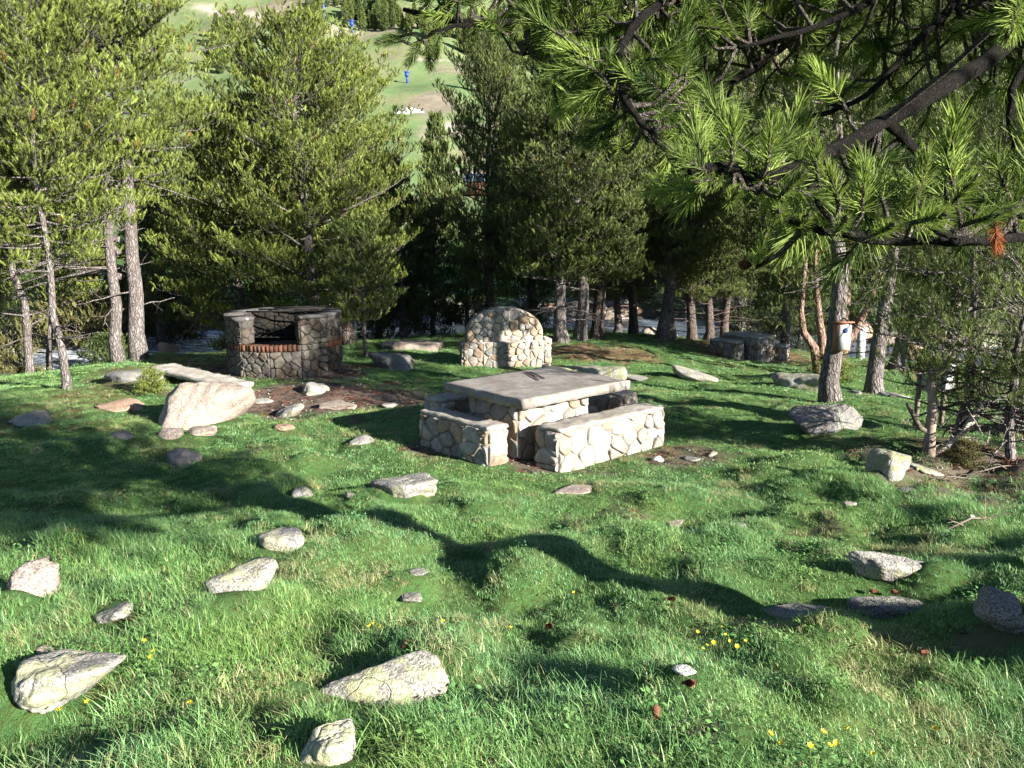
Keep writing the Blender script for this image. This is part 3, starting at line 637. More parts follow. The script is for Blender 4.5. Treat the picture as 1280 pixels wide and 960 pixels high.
for k_, sg in enumerate(([10], [0, 1, 2, 3, 4, 5, 6])):
    mb = MB(); ring_wall(mb, bc, 1.04, .76, .45, .56, sg, cell=.2, seed=8 + k_, inner=False, dim=.25); link('sill_course', mb.mesh('sill_course', True, f), MASON_SOOT_SHADE, bq)
mb = MB()
for i in segs:
    po = ngon(bc, 1.09); pi_ = ngon(bc, .73); q = [po[i], po[(i + 1) % 12], pi_[(i + 1) % 12], pi_[i]]; z = (1.02 if i != 7 else .98)
    V = [p + Zv * z for p in q] + [p + Zv * (z + .055) for p in q]
    mb.add(V, [(0, 3, 2, 1), (4, 5, 6, 7), (0, 1, 5, 4), (1, 2, 6, 5), (2, 3, 7, 6), (3, 0, 4, 7)], (.08, .078, .08))
link('coping', mb.mesh('coping', False, f), CONC, bq)
mb = MB(); p0 = ngon(bc, .72)
for k in range(9):
    xx = bc[0] - .5 + k * .125; mb.tube([(xx, bc[1] - .6, .66), (xx, bc[1] + .55, .66)], .008, 5)
for yy in (-.55, 0, .5): mb.tube([(bc[0] - .62, bc[1] + yy, .652), (bc[0] + .62, bc[1] + yy, .652)], .011, 5)
link('grill_grate', mb.mesh('grill_grate', True, f), SOOT, bq)
mb = MB()
for x0, x1, yy in ((-.6, .7, -.35), (-.5, .75, .1), (-.3, .8, .45)): mb.tube([(bc[0] + x0, bc[1] + yy, 1.10), (bc[0] + x1, bc[1] + yy + .05, 1.12)], .018, 6)
link('roof_bar', mb.mesh('roof_bar', True, f), SOOT, bq)

# arched-back stone fireplace behind the table
ac = np.array([-.15, 17.2]); az = -.27
ar = empty('arched_fireplace', 'stone fireplace with a rounded back wall, standing in the grass behind the picnic table', 'fireplace', (*ac, az)); f = np.array(ar.location)
yaw = math.radians(14); fu = np.array([math.cos(yaw), math.sin(yaw)]); fv = np.array([-math.sin(yaw), math.cos(yaw)])
# lower body: front bowed in five facets
mb = MB(); hw = .89
pf = [(-hw, .30), (-hw, -.04), (-.5, -.15), (0, -.19), (.5, -.16), (.82, -.06), (.86, .30)]
P3 = [np.array([*(ac + fu * a + fv * b), 0]) for a, b in pf]
V = [p + Zv * (az - .25) for p in P3] + [p + Zv * .28 for p in P3] + [np.mean(P3, 0) + Zv * .30]; k_ = len(P3)
mb.add2(V, [(k_ + i, k_ + (i + 1) % k_, 2 * k_) for i in range(k_)], [(i, (i + 1) % k_, k_ + (i + 1) % k_, k_ + i) for i in range(k_)], (.30, .28, .25))
for i in range(k_):
    a, b = P3[i], P3[(i + 1) % k_]; w = np.linalg.norm(b - a); stones(mb, a + Zv * (az - .25), (b - a) / w, Zv, w, .28 - az + .25, .175, .025, 60 + i, dim=.8)
link('fireplace_base', mb.mesh('fireplace_base', True, f), MASON, ar)
mb = MB(); aw = .82
arc = [(-aw, 0.0), (aw, 0.0)] + [(aw * math.cos(t_), .16 + (.56) * math.sin(t_)) for t_ in np.linspace(0, math.pi, 19)]
for sgn, d0 in ((1, -.03),):
    O = np.array([*(ac + fv * d0), .27]); U3 = np.array([*fu, 0]); B3 = np.array([*fv, 0])
    front = [O + U3 * a + Zv * b for a, b in arc]; back = [q + B3 * .26 for q in front]; k_ = len(front)
    V = front + back + [np.mean(front, 0), np.mean(back, 0)]
    mb.add2(V, [((i + 1) % k_, 2 * k_, i) for i in range(k_)] + [(k_ + i, 2 * k_ + 1, k_ + (i + 1) % k_) for i in range(k_)], [(i, k_ + i, k_ + (i + 1) % k_, (i + 1) % k_) for i in range(k_)], MORT)
    stones(mb, O - U3 * aw, U3, Zv, 2 * aw, .76, .175, .026, 71, outline=[(a + aw, b) for a, b in arc])
    stones(mb, O + U3 * aw + B3 * .26, -U3, Zv, 2 * aw, .76, .21, .026, 72, outline=[(a + aw, b) for a, b in arc])
    for i in range(1, k_ - 1):
        a, b = front[i], front[i + 1]; w = np.linalg.norm(b - a)
        if i % 2 == 1 and i + 2 < k_: b = front[i + 2]; w = np.linalg.norm(b - a); stones(mb, a, (b - a) / w, -np.cross((b - a) / w, -B3) * 0 + B3, w, .26, .16, .012, 80 + i)
link('arched_back', mb.mesh('arched_back', True, f), MASON, ar)
mb = MB(); stone_block(mb, ac + fu * .93 + fv * .12, fu, fv, .07, .13, az - .2, .30, .17, 44, top=True); link('side_pier', mb.mesh('side_pier', True, f), MASON, ar)

# low rough stone bench behind the table, low platform by the river, plank slab by the boulder
def low_slab(name, box, y, zt, depth, th, label, cat, col, seed, yaw=0, rough=.025, m=ROCK):
    c = P((box[0] + box[2]) / 2, box[3], y); w = (box[2] - box[0]) / FOC * y; g = float(gz(c[0], c[1] + depth / 2))
    ax = np.array([[math.cos(yaw), math.sin(yaw), 0], [-math.sin(yaw), math.cos(yaw), 0], [0, 0, 1.]]); ctr = np.array([c[0], c[1] + depth / 2, g + zt - th / 2])
    mb = MB(); slab(mb, ctr, ax, (w / 2, depth / 2, th / 2), seed, rough, col, .09)
    o = link(name, mb.mesh(name, True, (ctr[0], ctr[1], g)), m); o.location = (ctr[0], ctr[1], g); return tag(o, label, cat)
low_slab('stone_bench', (676, 449, 785, 464), 15.8, .17, .42, .36, 'low rough slab bench lying in the grass right of the arched fireplace', 'bench', (.36, .34, .31), 21, -.07, .02, ROCK_G)
low_slab('stone_platform', (490, 420, 549, 439), 20.0, .15, .9, .4, 'low sunlit stone platform near the river, left of the arched fireplace', 'platform', (.4, .37, .33), 22, -.1, .02, ROCK_P)
rock((464, 424, 500, 437), 'dark stone beside the left end of the low riverside platform', ROCK_D, flat=.4)
# plank-like slab behind big boulder
q = [P(197, 459, 14.6), P(300, 484, 13.35)]; d_ = q[1] - q[0]; L_ = np.linalg.norm(d_); a3 = d_ / L_; b3 = nrm(np.cross(Zv, a3)); n3 = np.cross(a3, b3)
mb = MB(); slab(mb, (q[0] + q[1]) / 2 + b3 * .05, np.array([a3, b3, n3]), (L_ / 2, .24, .045), 25, .008, (.42, .40, .37), .06)
o = link('stone_slab', mb.mesh('stone_slab', True, q[0]), CONC); o.location = tuple(q[0]); tag(o, 'long flat plank of stone sloping down behind the big pale boulder', 'slab')
mb = MB(); a = P(511, 447, 17.2); b = P(526, 465, 17.0); b[2] = gz(b[0], b[1]) - .1; mb.tube([a, (a + b) / 2 + [.01, 0, .02], b], [.04, .045, .05], 9, (.16, .14, .12))
o = link('wooden_post', mb.mesh('wooden_post', True, b), WOOD); o.location = tuple(b); tag(o, 'weathered wooden post leaning against the squared dark stone block', 'post')

# far picnic table and its benches
def fl(u, v): return np.array([6.62, 22.2]) + u * np.array([math.cos(.62), math.sin(.62)]) + v * np.array([-math.sin(.62), math.cos(.62)])
fa = (math.cos(.62), math.sin(.62)); fb = (-fa[1], fa[0]); FX = np.array([[*fa, 0], [*fb, 0], [0, 0, 1.]])
def fblock(u, v, hu, hv, h, label, cat, name, seed, slabs, group):
    p = fl(u, v); g = float(gz(*p)); o = empty(name, label, cat, (*p, g), group); f = np.array(o.location)
    mb = MB(); stone_block(mb, p, fa, fb, hu, hv, g - .3, g + h, .2, seed, depth=.03); link('stone_base', mb.mesh('stone_base', True, f), MASON, o)
    for k in range(slabs):
        mb = MB(); w = 2 * hv / slabs; slab(mb, [*fl(u, v - hv + (k + .5) * w), g + h + .035], FX, (hu + .05, w / 2 - .012, .032), seed + k, .006, (.46, .45, .43), .08); link('top_slab', mb.mesh('top_slab', False, f), CONC, o)
fblock(-.25, .05, .30, .62, .60, 'small far stone table with slab top, among the trees beside the right pines', 'table', 'picnic_table', 51, 3, None)
fblock(-.95, .2, .14, .45, .38, 'small far stone bench on the left of the far stone table', 'bench', 'stone_bench', 52, 1, 'benches at the far picnic table')
fblock(.5, -.1, .16, .5, .38, 'small far stone bench on the right of the far stone table', 'bench', 'stone_bench', 53, 1, 'benches at the far picnic table')

# ------------------------------------------------------------------ pine trees
def tuft_template(rng, n, L, nl, w, spread=(.5, 1.1)):            # bottlebrush shoot along +Z: n needle blades
    t = rng.random(n) ** .8; ph = rng.random(n) * 2 * math.pi; el = rng.uniform(spread[0], spread[1], n) * (1 - .55 * t)
    d = np.stack([np.sin(el) * np.cos(ph), np.sin(el) * np.sin(ph), np.cos(el)], 1)
    rd = np.stack([np.cos(ph), np.sin(ph), 0 * ph], 1); base = np.stack([0 * t, 0 * t, t * L], 1); side = nrm(np.cross(d, rd + rng.normal(size=(n, 3)) * .22))
    ln = nl * rng.uniform(.75, 1.15, n)[:, None]
    V = np.stack([base - side * w / 2, base + side * w / 2, base + d * ln + np.array([0, 0, .12]) * ln * .4], 1)
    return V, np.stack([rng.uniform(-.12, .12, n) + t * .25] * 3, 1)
def frames(d, rng):
    d = nrm(d); a = nrm(np.cross(d, rng.normal(size=d.shape))); return a, np.cross(d, a), d
def tufts(rng, pos, dr, sc, templates, tint, dead):                # -> V, F, tint colours
    a, b, d = frames(dr, rng); Vs = []; Cs = []; which = rng.integers(0, len(templates), len(pos))
    for k, (T, c) in enumerate(templates):
        i = np.where(which == k)[0]
        if not len(i): continue
        B = np.stack([a[i], b[i], d[i]], 1) * sc[i][:, None, None]
        V = np.einsum('nvj,mjk->mnvk', T, B) + pos[i][:, None, None, :]
        col = np.zeros(V.shape); col[..., 0] = np.clip(tint[i][:, None, None] + c[None], 0, 1); col[..., 1] = dead[i][:, None, None]
        Vs.append(V.reshape(-1, 3)); Cs.append(col.reshape(-1, 3))
    V = np.vstack(Vs); return V, np.arange(len(V)).reshape(-1, 3), np.vstack(Cs)
def pine_parts(seed, H, cb, Rm, tr, n_need=16, nl=.085, w=.013, L=.15, dens=1.0, profile='cone', lean=(0, 0), bare=0.15, fork=None, dead_low=8, open_=0.0, top_vis=True, sides=9, up=.5, tsp=.13):
    r = np.random.default_rng(seed); mb = MB()
    zz = np.linspace(-.25, H * .97, 14); wob = np.cumsum(r.normal(size=(14, 2)) * H * .006, 0)
    ax = np.stack([lean[0] * zz + wob[:, 0] - wob[0, 0], lean[1] * zz + wob[:, 1] - wob[0, 1], zz], 1)
    rad = tr * (1 - .92 * np.clip(zz / H, 0, 1) ** 1.05); rad[0] *= 1.55; rad[1] *= 1.06
    mb.tube(ax, rad, sides)
    at = lambda z: np.array([np.interp(z, zz, ax[:, k]) for k in range(3)])
    trad = lambda z: float(np.interp(z, zz, rad))
    pos = []; dr = []; tint = []; dead = []
    def limb(z, az, Lb, el, dead_=False, order=0):
        s = np.linspace(0, 1, 8); o = np.array([math.cos(az), math.sin(az), 0]); c = at(z)
        bend = r.normal() * .18; side = np.array([-o[1], o[0], 0])
        pts = c + o * (s * Lb * math.cos(el))[:, None] + side * (bend * s ** 2 * Lb)[:, None] + np.array([0, 0, 1.]) * (s * Lb * math.sin(el) + (up * .5 * s ** 2 - .12 * s) * Lb * (0 if dead_ else 1))[:, None] + r.normal(size=(8, 3)) * .015 * Lb * s[:, None]
        br = min(trad(z) * .4, .006 + .010 * Lb); mb.tube(pts, br * (1 - .85 * s) + .002, 5, cap=False)
        return pts, s, br
    z = cb; ga = r.uniform(0, 6.28)
    while z < H * .985:
        q = (z - cb) / (H - cb)
        if profile == 'cone': pr = (1 - q) ** .75 * min(1, .55 + q * 3)
        elif profile == 'oval': pr = math.sqrt(max(0, 1 - (2 * q - .75) ** 2 / 1.6)) * min(1, .5 + 3 * q)
        else: pr = (1 - q ** 2.2) * min(1, .6 + 1.6 * q)
        nb = int(r.integers(4, 7)); ga += r.uniform(.5, 1.4)
        for k in range(nb):
            if r.random() < open_: continue
            Lb = Rm * pr * r.uniform(.62, 1.16) + .1; az = ga + k * 2 * math.pi / nb + r.normal() * .25; el = -.12 + .75 * q + r.normal() * .12
            pts, s, br = limb(z + r.normal() * .06, az, Lb, el)
            nt = max(2, int(Lb / .13)); o = np.array([math.cos(az), math.sin(az), 0])
            for ti in range(nt + 1):
                st = .22 + .78 * (ti + r.uniform(0, .6)) / (nt + .6); st = min(st, 1.0); p0 = np.array([np.interp(st, s, pts[:, c]) for c in range(3)])
                last = ti == nt
                sg = 1 if ti % 2 else -1; sa = az + (0 if last else sg * r.uniform(.5, 1.25)); d = np.array([math.cos(sa), math.sin(sa), r.uniform(.05, .55) + .3 * q])
                Lt = (.14 + .30 * Lb * (1 - .65 * st)) * r.uniform(.6, 1.25) * (.6 if last else 1); n_ = max(1, int(Lt / tsp * dens * (.55 if tsp < .2 else 1)))
                e = p0 + nrm(d) * Lt + np.array([0, 0, .25 * Lt])
                mb.tube([p0, (p0 + e) / 2 - [0, 0, .02], e], [.006, .004, .002], 3, cap=False)
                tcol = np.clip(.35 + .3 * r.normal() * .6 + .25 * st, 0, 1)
                for j in range(n_ + 1):
                    f = (j + .6 * r.random()) / (n_ + .3); pp = p0 + (e - p0) * min(f, 1) + r.normal(size=3) * .035
                    dd = nrm(d) * .35 + o * .15 + np.array([0, 0, up + .3 + .4 * r.random()]) + r.normal(size=3) * .2
                    pos.append(pp); dr.append(dd); tint.append(np.clip(tcol + r.normal() * .12, 0, 1)); dead.append(1.0 if r.random() < .012 else 0.0)
                for _ in range(int(r.integers(2, 5)) if tsp < .2 else 0):              # a cluster of upright shoots at the twig's end
                    a_ = r.uniform(0, 6.28); sp_ = np.array([math.cos(a_), math.sin(a_), 0]); pos.append(e + sp_ * .07 + r.normal(size=3) * np.array([.04, .04, .06])); dr.append(sp_ * .75 + np.array([0, 0, 1.]) + r.normal(size=3) * .15); tint.append(np.clip(tcol + .1 + r.normal() * .12, 0, 1)); dead.append(0.0)
        z += r.uniform(.17, .30) * (1.0 if H > 3 else .7)
    for k in range(dead_low):                                      # bare dead branches below the crown
        z = r.uniform(cb * .3, max(cb * 1.15, .3)); pts, s, br = limb(z, r.uniform(0, 6.28), Rm * r.uniform(.25, .75), r.uniform(-.35, .25), True)
        for j in range(3):
            p0 = pts[3 + j]; d = nrm(r.normal(size=3)) * Rm * .16; mb.tube([p0, p0 + d * .5 + r.normal(size=3) * .02, p0 + d], [.006, .004, .002], 3, cap=False)
    pos = np.array(pos); dr = np.array(dr)
    tm = [tuft_template(r, n_need, L, nl, w) for _ in range(5)]
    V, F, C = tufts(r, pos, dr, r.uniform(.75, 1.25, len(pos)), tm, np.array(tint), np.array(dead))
    return mb, (V, F, C)
PROTO = {}
def proto(key, needle=NEEDLE, bark=BARK, **kw):
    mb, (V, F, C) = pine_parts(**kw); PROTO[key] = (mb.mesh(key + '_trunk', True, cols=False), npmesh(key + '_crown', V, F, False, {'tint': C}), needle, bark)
    return PROTO[key]
def plant_tree(key, loc, label, rz=0, s=1.0, sz=None, group=None, name='pine_tree', cat='tree', needle=None, bark=None, sink=0):
    tm_, cm, nd, bk = PROTO[key]
    if (needle or bark):
        k2 = (key, (needle or nd).name, (bark or bk).name)
        if k2 not in PROTO:
            a, b = tm_.copy(), cm.copy(); a.materials.clear(); b.materials.clear(); PROTO[k2] = (a, b, needle or nd, bark or bk)
        tm_, cm, nd, bk = PROTO[k2]
    o = empty(name, label, cat, loc, group, rz); o.scale = (s, s, sz or s)
    link('trunk', tm_, bk, o); link('crown', cm, nd, o); return o
def tree_px(key, u, v, y, label, **kw):
    x = P(u, v, y)[0]; return plant_tree(key, (x, y, float(gz(x, y)) - .02), label, **kw)

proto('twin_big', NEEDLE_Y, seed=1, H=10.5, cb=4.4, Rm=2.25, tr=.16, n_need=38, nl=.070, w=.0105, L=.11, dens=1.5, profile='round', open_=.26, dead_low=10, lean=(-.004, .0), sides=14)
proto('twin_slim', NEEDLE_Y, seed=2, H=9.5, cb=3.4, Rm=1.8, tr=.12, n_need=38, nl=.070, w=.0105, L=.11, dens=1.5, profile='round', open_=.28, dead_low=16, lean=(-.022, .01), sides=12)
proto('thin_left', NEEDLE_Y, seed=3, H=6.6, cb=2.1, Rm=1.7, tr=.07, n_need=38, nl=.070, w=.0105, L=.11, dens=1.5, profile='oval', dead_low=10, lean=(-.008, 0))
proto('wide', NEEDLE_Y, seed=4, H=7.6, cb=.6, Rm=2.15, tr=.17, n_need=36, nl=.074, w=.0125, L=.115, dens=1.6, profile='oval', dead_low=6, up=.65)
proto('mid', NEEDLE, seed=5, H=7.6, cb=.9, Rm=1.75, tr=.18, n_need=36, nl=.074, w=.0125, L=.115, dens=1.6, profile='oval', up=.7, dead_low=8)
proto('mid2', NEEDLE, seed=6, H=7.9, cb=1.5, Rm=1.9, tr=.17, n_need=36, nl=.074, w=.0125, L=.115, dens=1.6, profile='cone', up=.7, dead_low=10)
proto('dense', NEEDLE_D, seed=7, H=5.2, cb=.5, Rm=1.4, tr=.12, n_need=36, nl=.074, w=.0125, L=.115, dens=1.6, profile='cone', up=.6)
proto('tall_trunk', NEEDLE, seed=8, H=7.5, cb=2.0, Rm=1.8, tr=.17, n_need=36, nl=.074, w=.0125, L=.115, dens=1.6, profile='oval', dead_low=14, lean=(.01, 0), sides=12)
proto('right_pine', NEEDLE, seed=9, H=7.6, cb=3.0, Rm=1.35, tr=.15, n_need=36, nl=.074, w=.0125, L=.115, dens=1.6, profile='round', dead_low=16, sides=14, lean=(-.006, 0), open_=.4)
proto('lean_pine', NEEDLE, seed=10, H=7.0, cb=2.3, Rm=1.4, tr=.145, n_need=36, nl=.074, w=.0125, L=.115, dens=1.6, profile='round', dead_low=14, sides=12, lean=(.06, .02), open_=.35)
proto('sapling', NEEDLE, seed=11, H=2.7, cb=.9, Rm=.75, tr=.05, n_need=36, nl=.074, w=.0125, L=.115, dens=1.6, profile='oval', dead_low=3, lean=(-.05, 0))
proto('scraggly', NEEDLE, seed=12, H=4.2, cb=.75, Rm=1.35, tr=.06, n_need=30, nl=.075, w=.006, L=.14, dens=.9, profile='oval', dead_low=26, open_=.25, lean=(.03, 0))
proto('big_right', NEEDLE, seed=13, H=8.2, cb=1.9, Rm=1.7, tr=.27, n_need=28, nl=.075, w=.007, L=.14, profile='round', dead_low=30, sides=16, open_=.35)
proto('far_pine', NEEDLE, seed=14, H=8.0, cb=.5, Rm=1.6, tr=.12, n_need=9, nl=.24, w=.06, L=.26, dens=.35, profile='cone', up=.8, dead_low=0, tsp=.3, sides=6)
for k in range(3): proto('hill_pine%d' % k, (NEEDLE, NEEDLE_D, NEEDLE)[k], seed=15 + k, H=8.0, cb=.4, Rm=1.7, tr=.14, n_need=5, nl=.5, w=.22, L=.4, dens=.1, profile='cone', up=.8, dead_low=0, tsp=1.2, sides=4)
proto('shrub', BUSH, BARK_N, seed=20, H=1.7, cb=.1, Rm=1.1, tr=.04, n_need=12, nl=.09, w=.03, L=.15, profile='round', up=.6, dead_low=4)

# left group
tree_px('twin_big', 174, 448, 17.0, 'big pine with a thick straight grey trunk, front stem of the pair at the left')
tree_px('twin_slim', 148, 447, 16.9, 'slimmer pine rising close behind the thick grey trunk at the left', rz=.4)
def own_limbs(o, limbs, y, m, r0=.05):
    mb = MB(); mw = o.matrix_basis.inverted()
    for pts in limbs:
        q = np.array([P(a[0], a[1], a[2] if len(a) > 2 else y) for a in pts]); k = np.linspace(0, len(q) - 1, 16); q = np.stack([np.interp(k, np.arange(len(q)), q[:, i]) for i in range(3)], 1)
        for _ in range(2): q[1:-1] = (q[:-2] + 2 * q[1:-1] + q[2:]) / 4
        mb.tube(q, np.linspace(r0, r0 * .15, 16), 8)
        for j in range(5, 16, 2): d = nrm(np.array([rnd.uniform(-1, .2), rnd.uniform(-1, 1), rnd.uniform(-.8, .8)])) * rnd.uniform(.15, .4); mb.tube([q[j], q[j] + d * .5 + [0, 0, .02], q[j] + d], [.01, .007, .003], 4, cap=False)
    V = np.vstack(mb.V); V = (np.array(mw) @ np.hstack([V, np.ones((len(V), 1))]).T).T[:, :3]; mb.V = [V]
    link('bare_branches', mb.mesh('bare_branches', True, cols=False), m, o)
bpy.context.view_layer.update()
own_limbs(bpy.data.objects['pine_tree.001'], [[(152, 346), (120, 338), (90, 345), (60, 352), (20, 366)], [(150, 318), (140, 306), (110, 308), (85, 330), (50, 347), (8, 360)], [(150, 300), (130, 296), (95, 312), (60, 330)], [(150, 275), (125, 262), (100, 268)]], 17.0, BARK, .065)
tree_px('thin_left', 84, 488, 13.8, 'thin pale-trunked pine left of the twin trunks, its base kinked in the grass')
tree_px('thin_left', 36, 462, 17.6, 'dark-trunked pine nearest the left edge of the photo, by the rapids', rz=2.2, s=1.25)
tree_px('thin_left', 62, 458, 19.0, 'very thin dark pine between the pale thin trunk and the left edge pine', rz=4, s=1.05)
tree_px('twin_slim', -95, 470, 15.5, 'pine at the left edge of the photo of which only boughs show', rz=1.0)
tree_px('mid', -10, 440, 23.5, 'bushy pine across the rapids behind the left edge trunks', rz=2)
tree_px('mid2', 205, 430, 24.5, 'green pine just behind and right of the twin trunks', rz=1, s=.8)
tree_px('wide', 396, 440, 20.6, 'broad yellow-green pine towering over the stone barbecue', rz=.3)
tree_px('wide', 305, 432, 22.0, 'lower yellow-green pine left of the broad pine over the barbecue', rz=2.4, s=.86)
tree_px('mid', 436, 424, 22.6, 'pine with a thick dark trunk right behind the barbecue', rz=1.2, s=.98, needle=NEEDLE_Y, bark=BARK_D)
tree_px('sapling', 456, 430, 18.6, 'small pine with a wavy pale stem right of the barbecue', s=1.0)
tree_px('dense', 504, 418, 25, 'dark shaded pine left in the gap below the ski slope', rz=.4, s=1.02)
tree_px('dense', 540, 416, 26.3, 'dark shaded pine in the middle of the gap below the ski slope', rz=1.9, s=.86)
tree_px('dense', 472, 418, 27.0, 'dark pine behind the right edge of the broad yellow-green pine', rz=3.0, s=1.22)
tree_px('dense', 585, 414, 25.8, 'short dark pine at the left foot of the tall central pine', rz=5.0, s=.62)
tree_px('far_pine', 545, 250, 62, 'slender pale green pine standing alone beyond the river in the gap', s=1.22)
# centre group
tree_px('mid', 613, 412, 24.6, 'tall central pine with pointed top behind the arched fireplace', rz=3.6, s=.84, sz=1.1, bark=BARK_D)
tree_px('mid2', 704, 426, 20.6, 'leftmost of the three close pines right of the arched fireplace', rz=.5, s=.98)
tree_px('tall_trunk', 724, 425, 20.9, 'middle one of the three close pines right of the arched fireplace', rz=2.0, s=.95)
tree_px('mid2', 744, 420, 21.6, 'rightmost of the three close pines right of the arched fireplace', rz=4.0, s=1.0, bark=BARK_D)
tree_px('mid', 664, 412, 27, 'dense pine behind the arched fireplace near the river', rz=5.2, s=.95)
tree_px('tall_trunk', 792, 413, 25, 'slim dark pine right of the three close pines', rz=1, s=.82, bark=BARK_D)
tree_px('tall_trunk', 826, 424, 23, 'stout pine with roots spreading in reddish litter', rz=3, s=1.05)
tree_px('tall_trunk', 838, 422, 23.4, 'pine grown against the right side of the stout rooted pine', rz=5, s=.98)
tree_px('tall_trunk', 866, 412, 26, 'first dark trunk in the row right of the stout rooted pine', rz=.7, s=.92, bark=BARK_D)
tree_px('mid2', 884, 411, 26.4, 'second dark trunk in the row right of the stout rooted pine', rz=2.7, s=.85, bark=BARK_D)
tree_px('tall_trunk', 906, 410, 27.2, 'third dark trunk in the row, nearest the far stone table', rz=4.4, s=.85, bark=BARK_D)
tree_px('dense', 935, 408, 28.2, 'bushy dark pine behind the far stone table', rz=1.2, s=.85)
tree_px('tall_trunk', 979, 434, 22.6, 'slim pine just right of the far stone table', rz=1.6, s=.82)
tree_px('mid2', 770, 405, 28, 'pine on the near river bank seen between the central trunks', rz=2.8, s=.8)
# right group
tree_px('right_pine', 1041, 500, 13.0, 'straight grey pine carrying the nest box', rz=.2)
tree_px('lean_pine', 1093, 493, 14.8, 'pine leaning right, beside the nest-box pine')
tree_px('tall_trunk', 1118, 459, 18.8, 'pine behind the leaning pine, in front of the shaded river', rz=2.4, s=.95)
tree_px('big_right', 1290, 545, 9.6, 'thick old pine cut by the right edge of the photo', rz=.9)
tree_px('scraggly', 1192, 575, 8.9, 'scraggly low pine with bare tangled twigs at the right', rz=.3)
tree_px('scraggly', 1262, 600, 8.4, 'scraggly pine bough clump beside the thick old pine', rz=2.6, s=.85)
tree_px('mid', 1190, 440, 19.5, 'bushy pine behind the scraggly pine', rz=1.0, s=.85)
tree_px('mid2', 1255, 450, 17.5, 'tall pine behind the thick old pine at the right edge', rz=3.3, s=1.0)
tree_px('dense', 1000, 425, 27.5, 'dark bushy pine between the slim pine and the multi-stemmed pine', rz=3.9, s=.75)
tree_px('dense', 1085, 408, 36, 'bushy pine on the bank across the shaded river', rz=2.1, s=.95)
tree_px('mid2', 930, 404, 31, 'tall dark pine on the river bank behind the row of dark trunks', rz=.8, s=1.5)
tree_px('mid', 1012, 400, 42, 'tall pine across the river behind the multi-stemmed pine', rz=2.2, s=1.9)
tree_px('mid2', 1072, 402, 40, 'tall pine across the river just left of the leaning pine', rz=3.1, s=1.75)
tree_px('mid', 1150, 418, 34, 'tall pine across the river right of the leaning pine', rz=4.4, s=1.75)
tree_px('mid2', 1225, 425, 30, 'tall pine on the far bank behind the scraggly pine', rz=5.3, s=1.5)
tree_px('mid', 860, 402, 36, 'tall pine across the river behind the stout rooted pine', rz=1.7, s=1.6)
# multi-stemmed reddish pine
mb = MB(); c = P(1020, 455, 17.4); c[2] = gz(c[0], c[1])
stems = [[(1024, 456), (1018, 435), (1004, 415), (1001, 390), (1004, 360)], [(1027, 456), (1028, 425), (1024, 400), (1022, 375), (1020, 350)], [(1046, 452), (1058, 428), (1072, 408), (1084, 385), (1092, 362), (1098, 345)], [(1048, 450), (1054, 410), (1059, 380), (1060, 350)]]
tips = []
for k, st in enumerate(stems):
    q = [P(u, v, 17.4 + .15 * k) for u, v in st]; q[0][2] -= .25; ext = q[-1] + (q[-1] - q[-2]) * 2.2 + np.array([0, 0, .5]); q.append(ext); mb.tube(q, np.linspace(.105, .035, len(q)), 10); tips += [q[-2], ext, (q[-2] + ext) / 2]
o = empty('pine_tree', 'multi-stemmed pine with curved reddish stems behind the nest-box pine', 'tree', c); link('trunk', mb.mesh('curved_trunk', True, c, False), BARK_R, o)
r_ = np.random.default_rng(77); tips = np.array(tips); k_ = 1500
pp = tips[r_.integers(0, len(tips), k_)] + r_.normal(size=(k_, 3)) * np.array([.75, .6, .55]) + np.array([0, 0, .25]); dd = r_.normal(size=(k_, 3)) * .6 + np.array([0, 0, .9])
V, F, C = tufts(r_, pp, dd, r_.uniform(.8, 1.2, k_), [tuft_template(r_, 18, .15, .085, .012) for _ in range(4)], np.clip(r_.normal(.5, .2, k_), 0, 1), (r_.random(k_) < .02) * 1.0)
link('crown', npmesh('curved_crown', V - c, F, False, {'tint': C}), NEEDLE, o)

# shrubs
for u, v, y, s_, lab, nd in ((108, 420, 24.0, 1.5, 'large golden-green shrub across the rapids behind the thin trunks', BUSH), (215, 428, 26.5, 1.2, 'golden shrub right of the twin trunks beyond the rapids', BUSH), (135, 452, 19.6, .62, 'small dark bush growing left of the twin trunks', NEEDLE_D),
        (660, 404, 29.5, .8, 'green bush on the river bank right of the arched fireplace', NEEDLE), (1052, 405, 33, .9, 'pale bush across the shaded river at the right', BUSH), (190, 497, 13.2, .22, 'tiny yellow-green shrub beside the big pale boulder', NEEDLE_Y), (1040, 470, 15.8, .35, 'low leafy bush beside the pale grey boulder at the right', NEEDLE_Y),
        (1205, 590, 8.2, .17, 'small brownish shrub at the foot of the scraggly pine', BUSH), (800, 392, 38, .9, 'dark green bush on the far bank between the central trunks', NEEDLE_D), (730, 388, 39, .8, 'grey-green bush on the far bank behind the three pines', NEEDLE), (12, 470, 18.0, .6, 'olive bush at the left edge beside the rapids', BUSH)):
    x = P(u, v, y)[0]; plant_tree('shrub', (x, y, float(gz(x, y)) - .05), lab, rz=u, s=s_, name='shrub', cat='shrub', needle=nd)
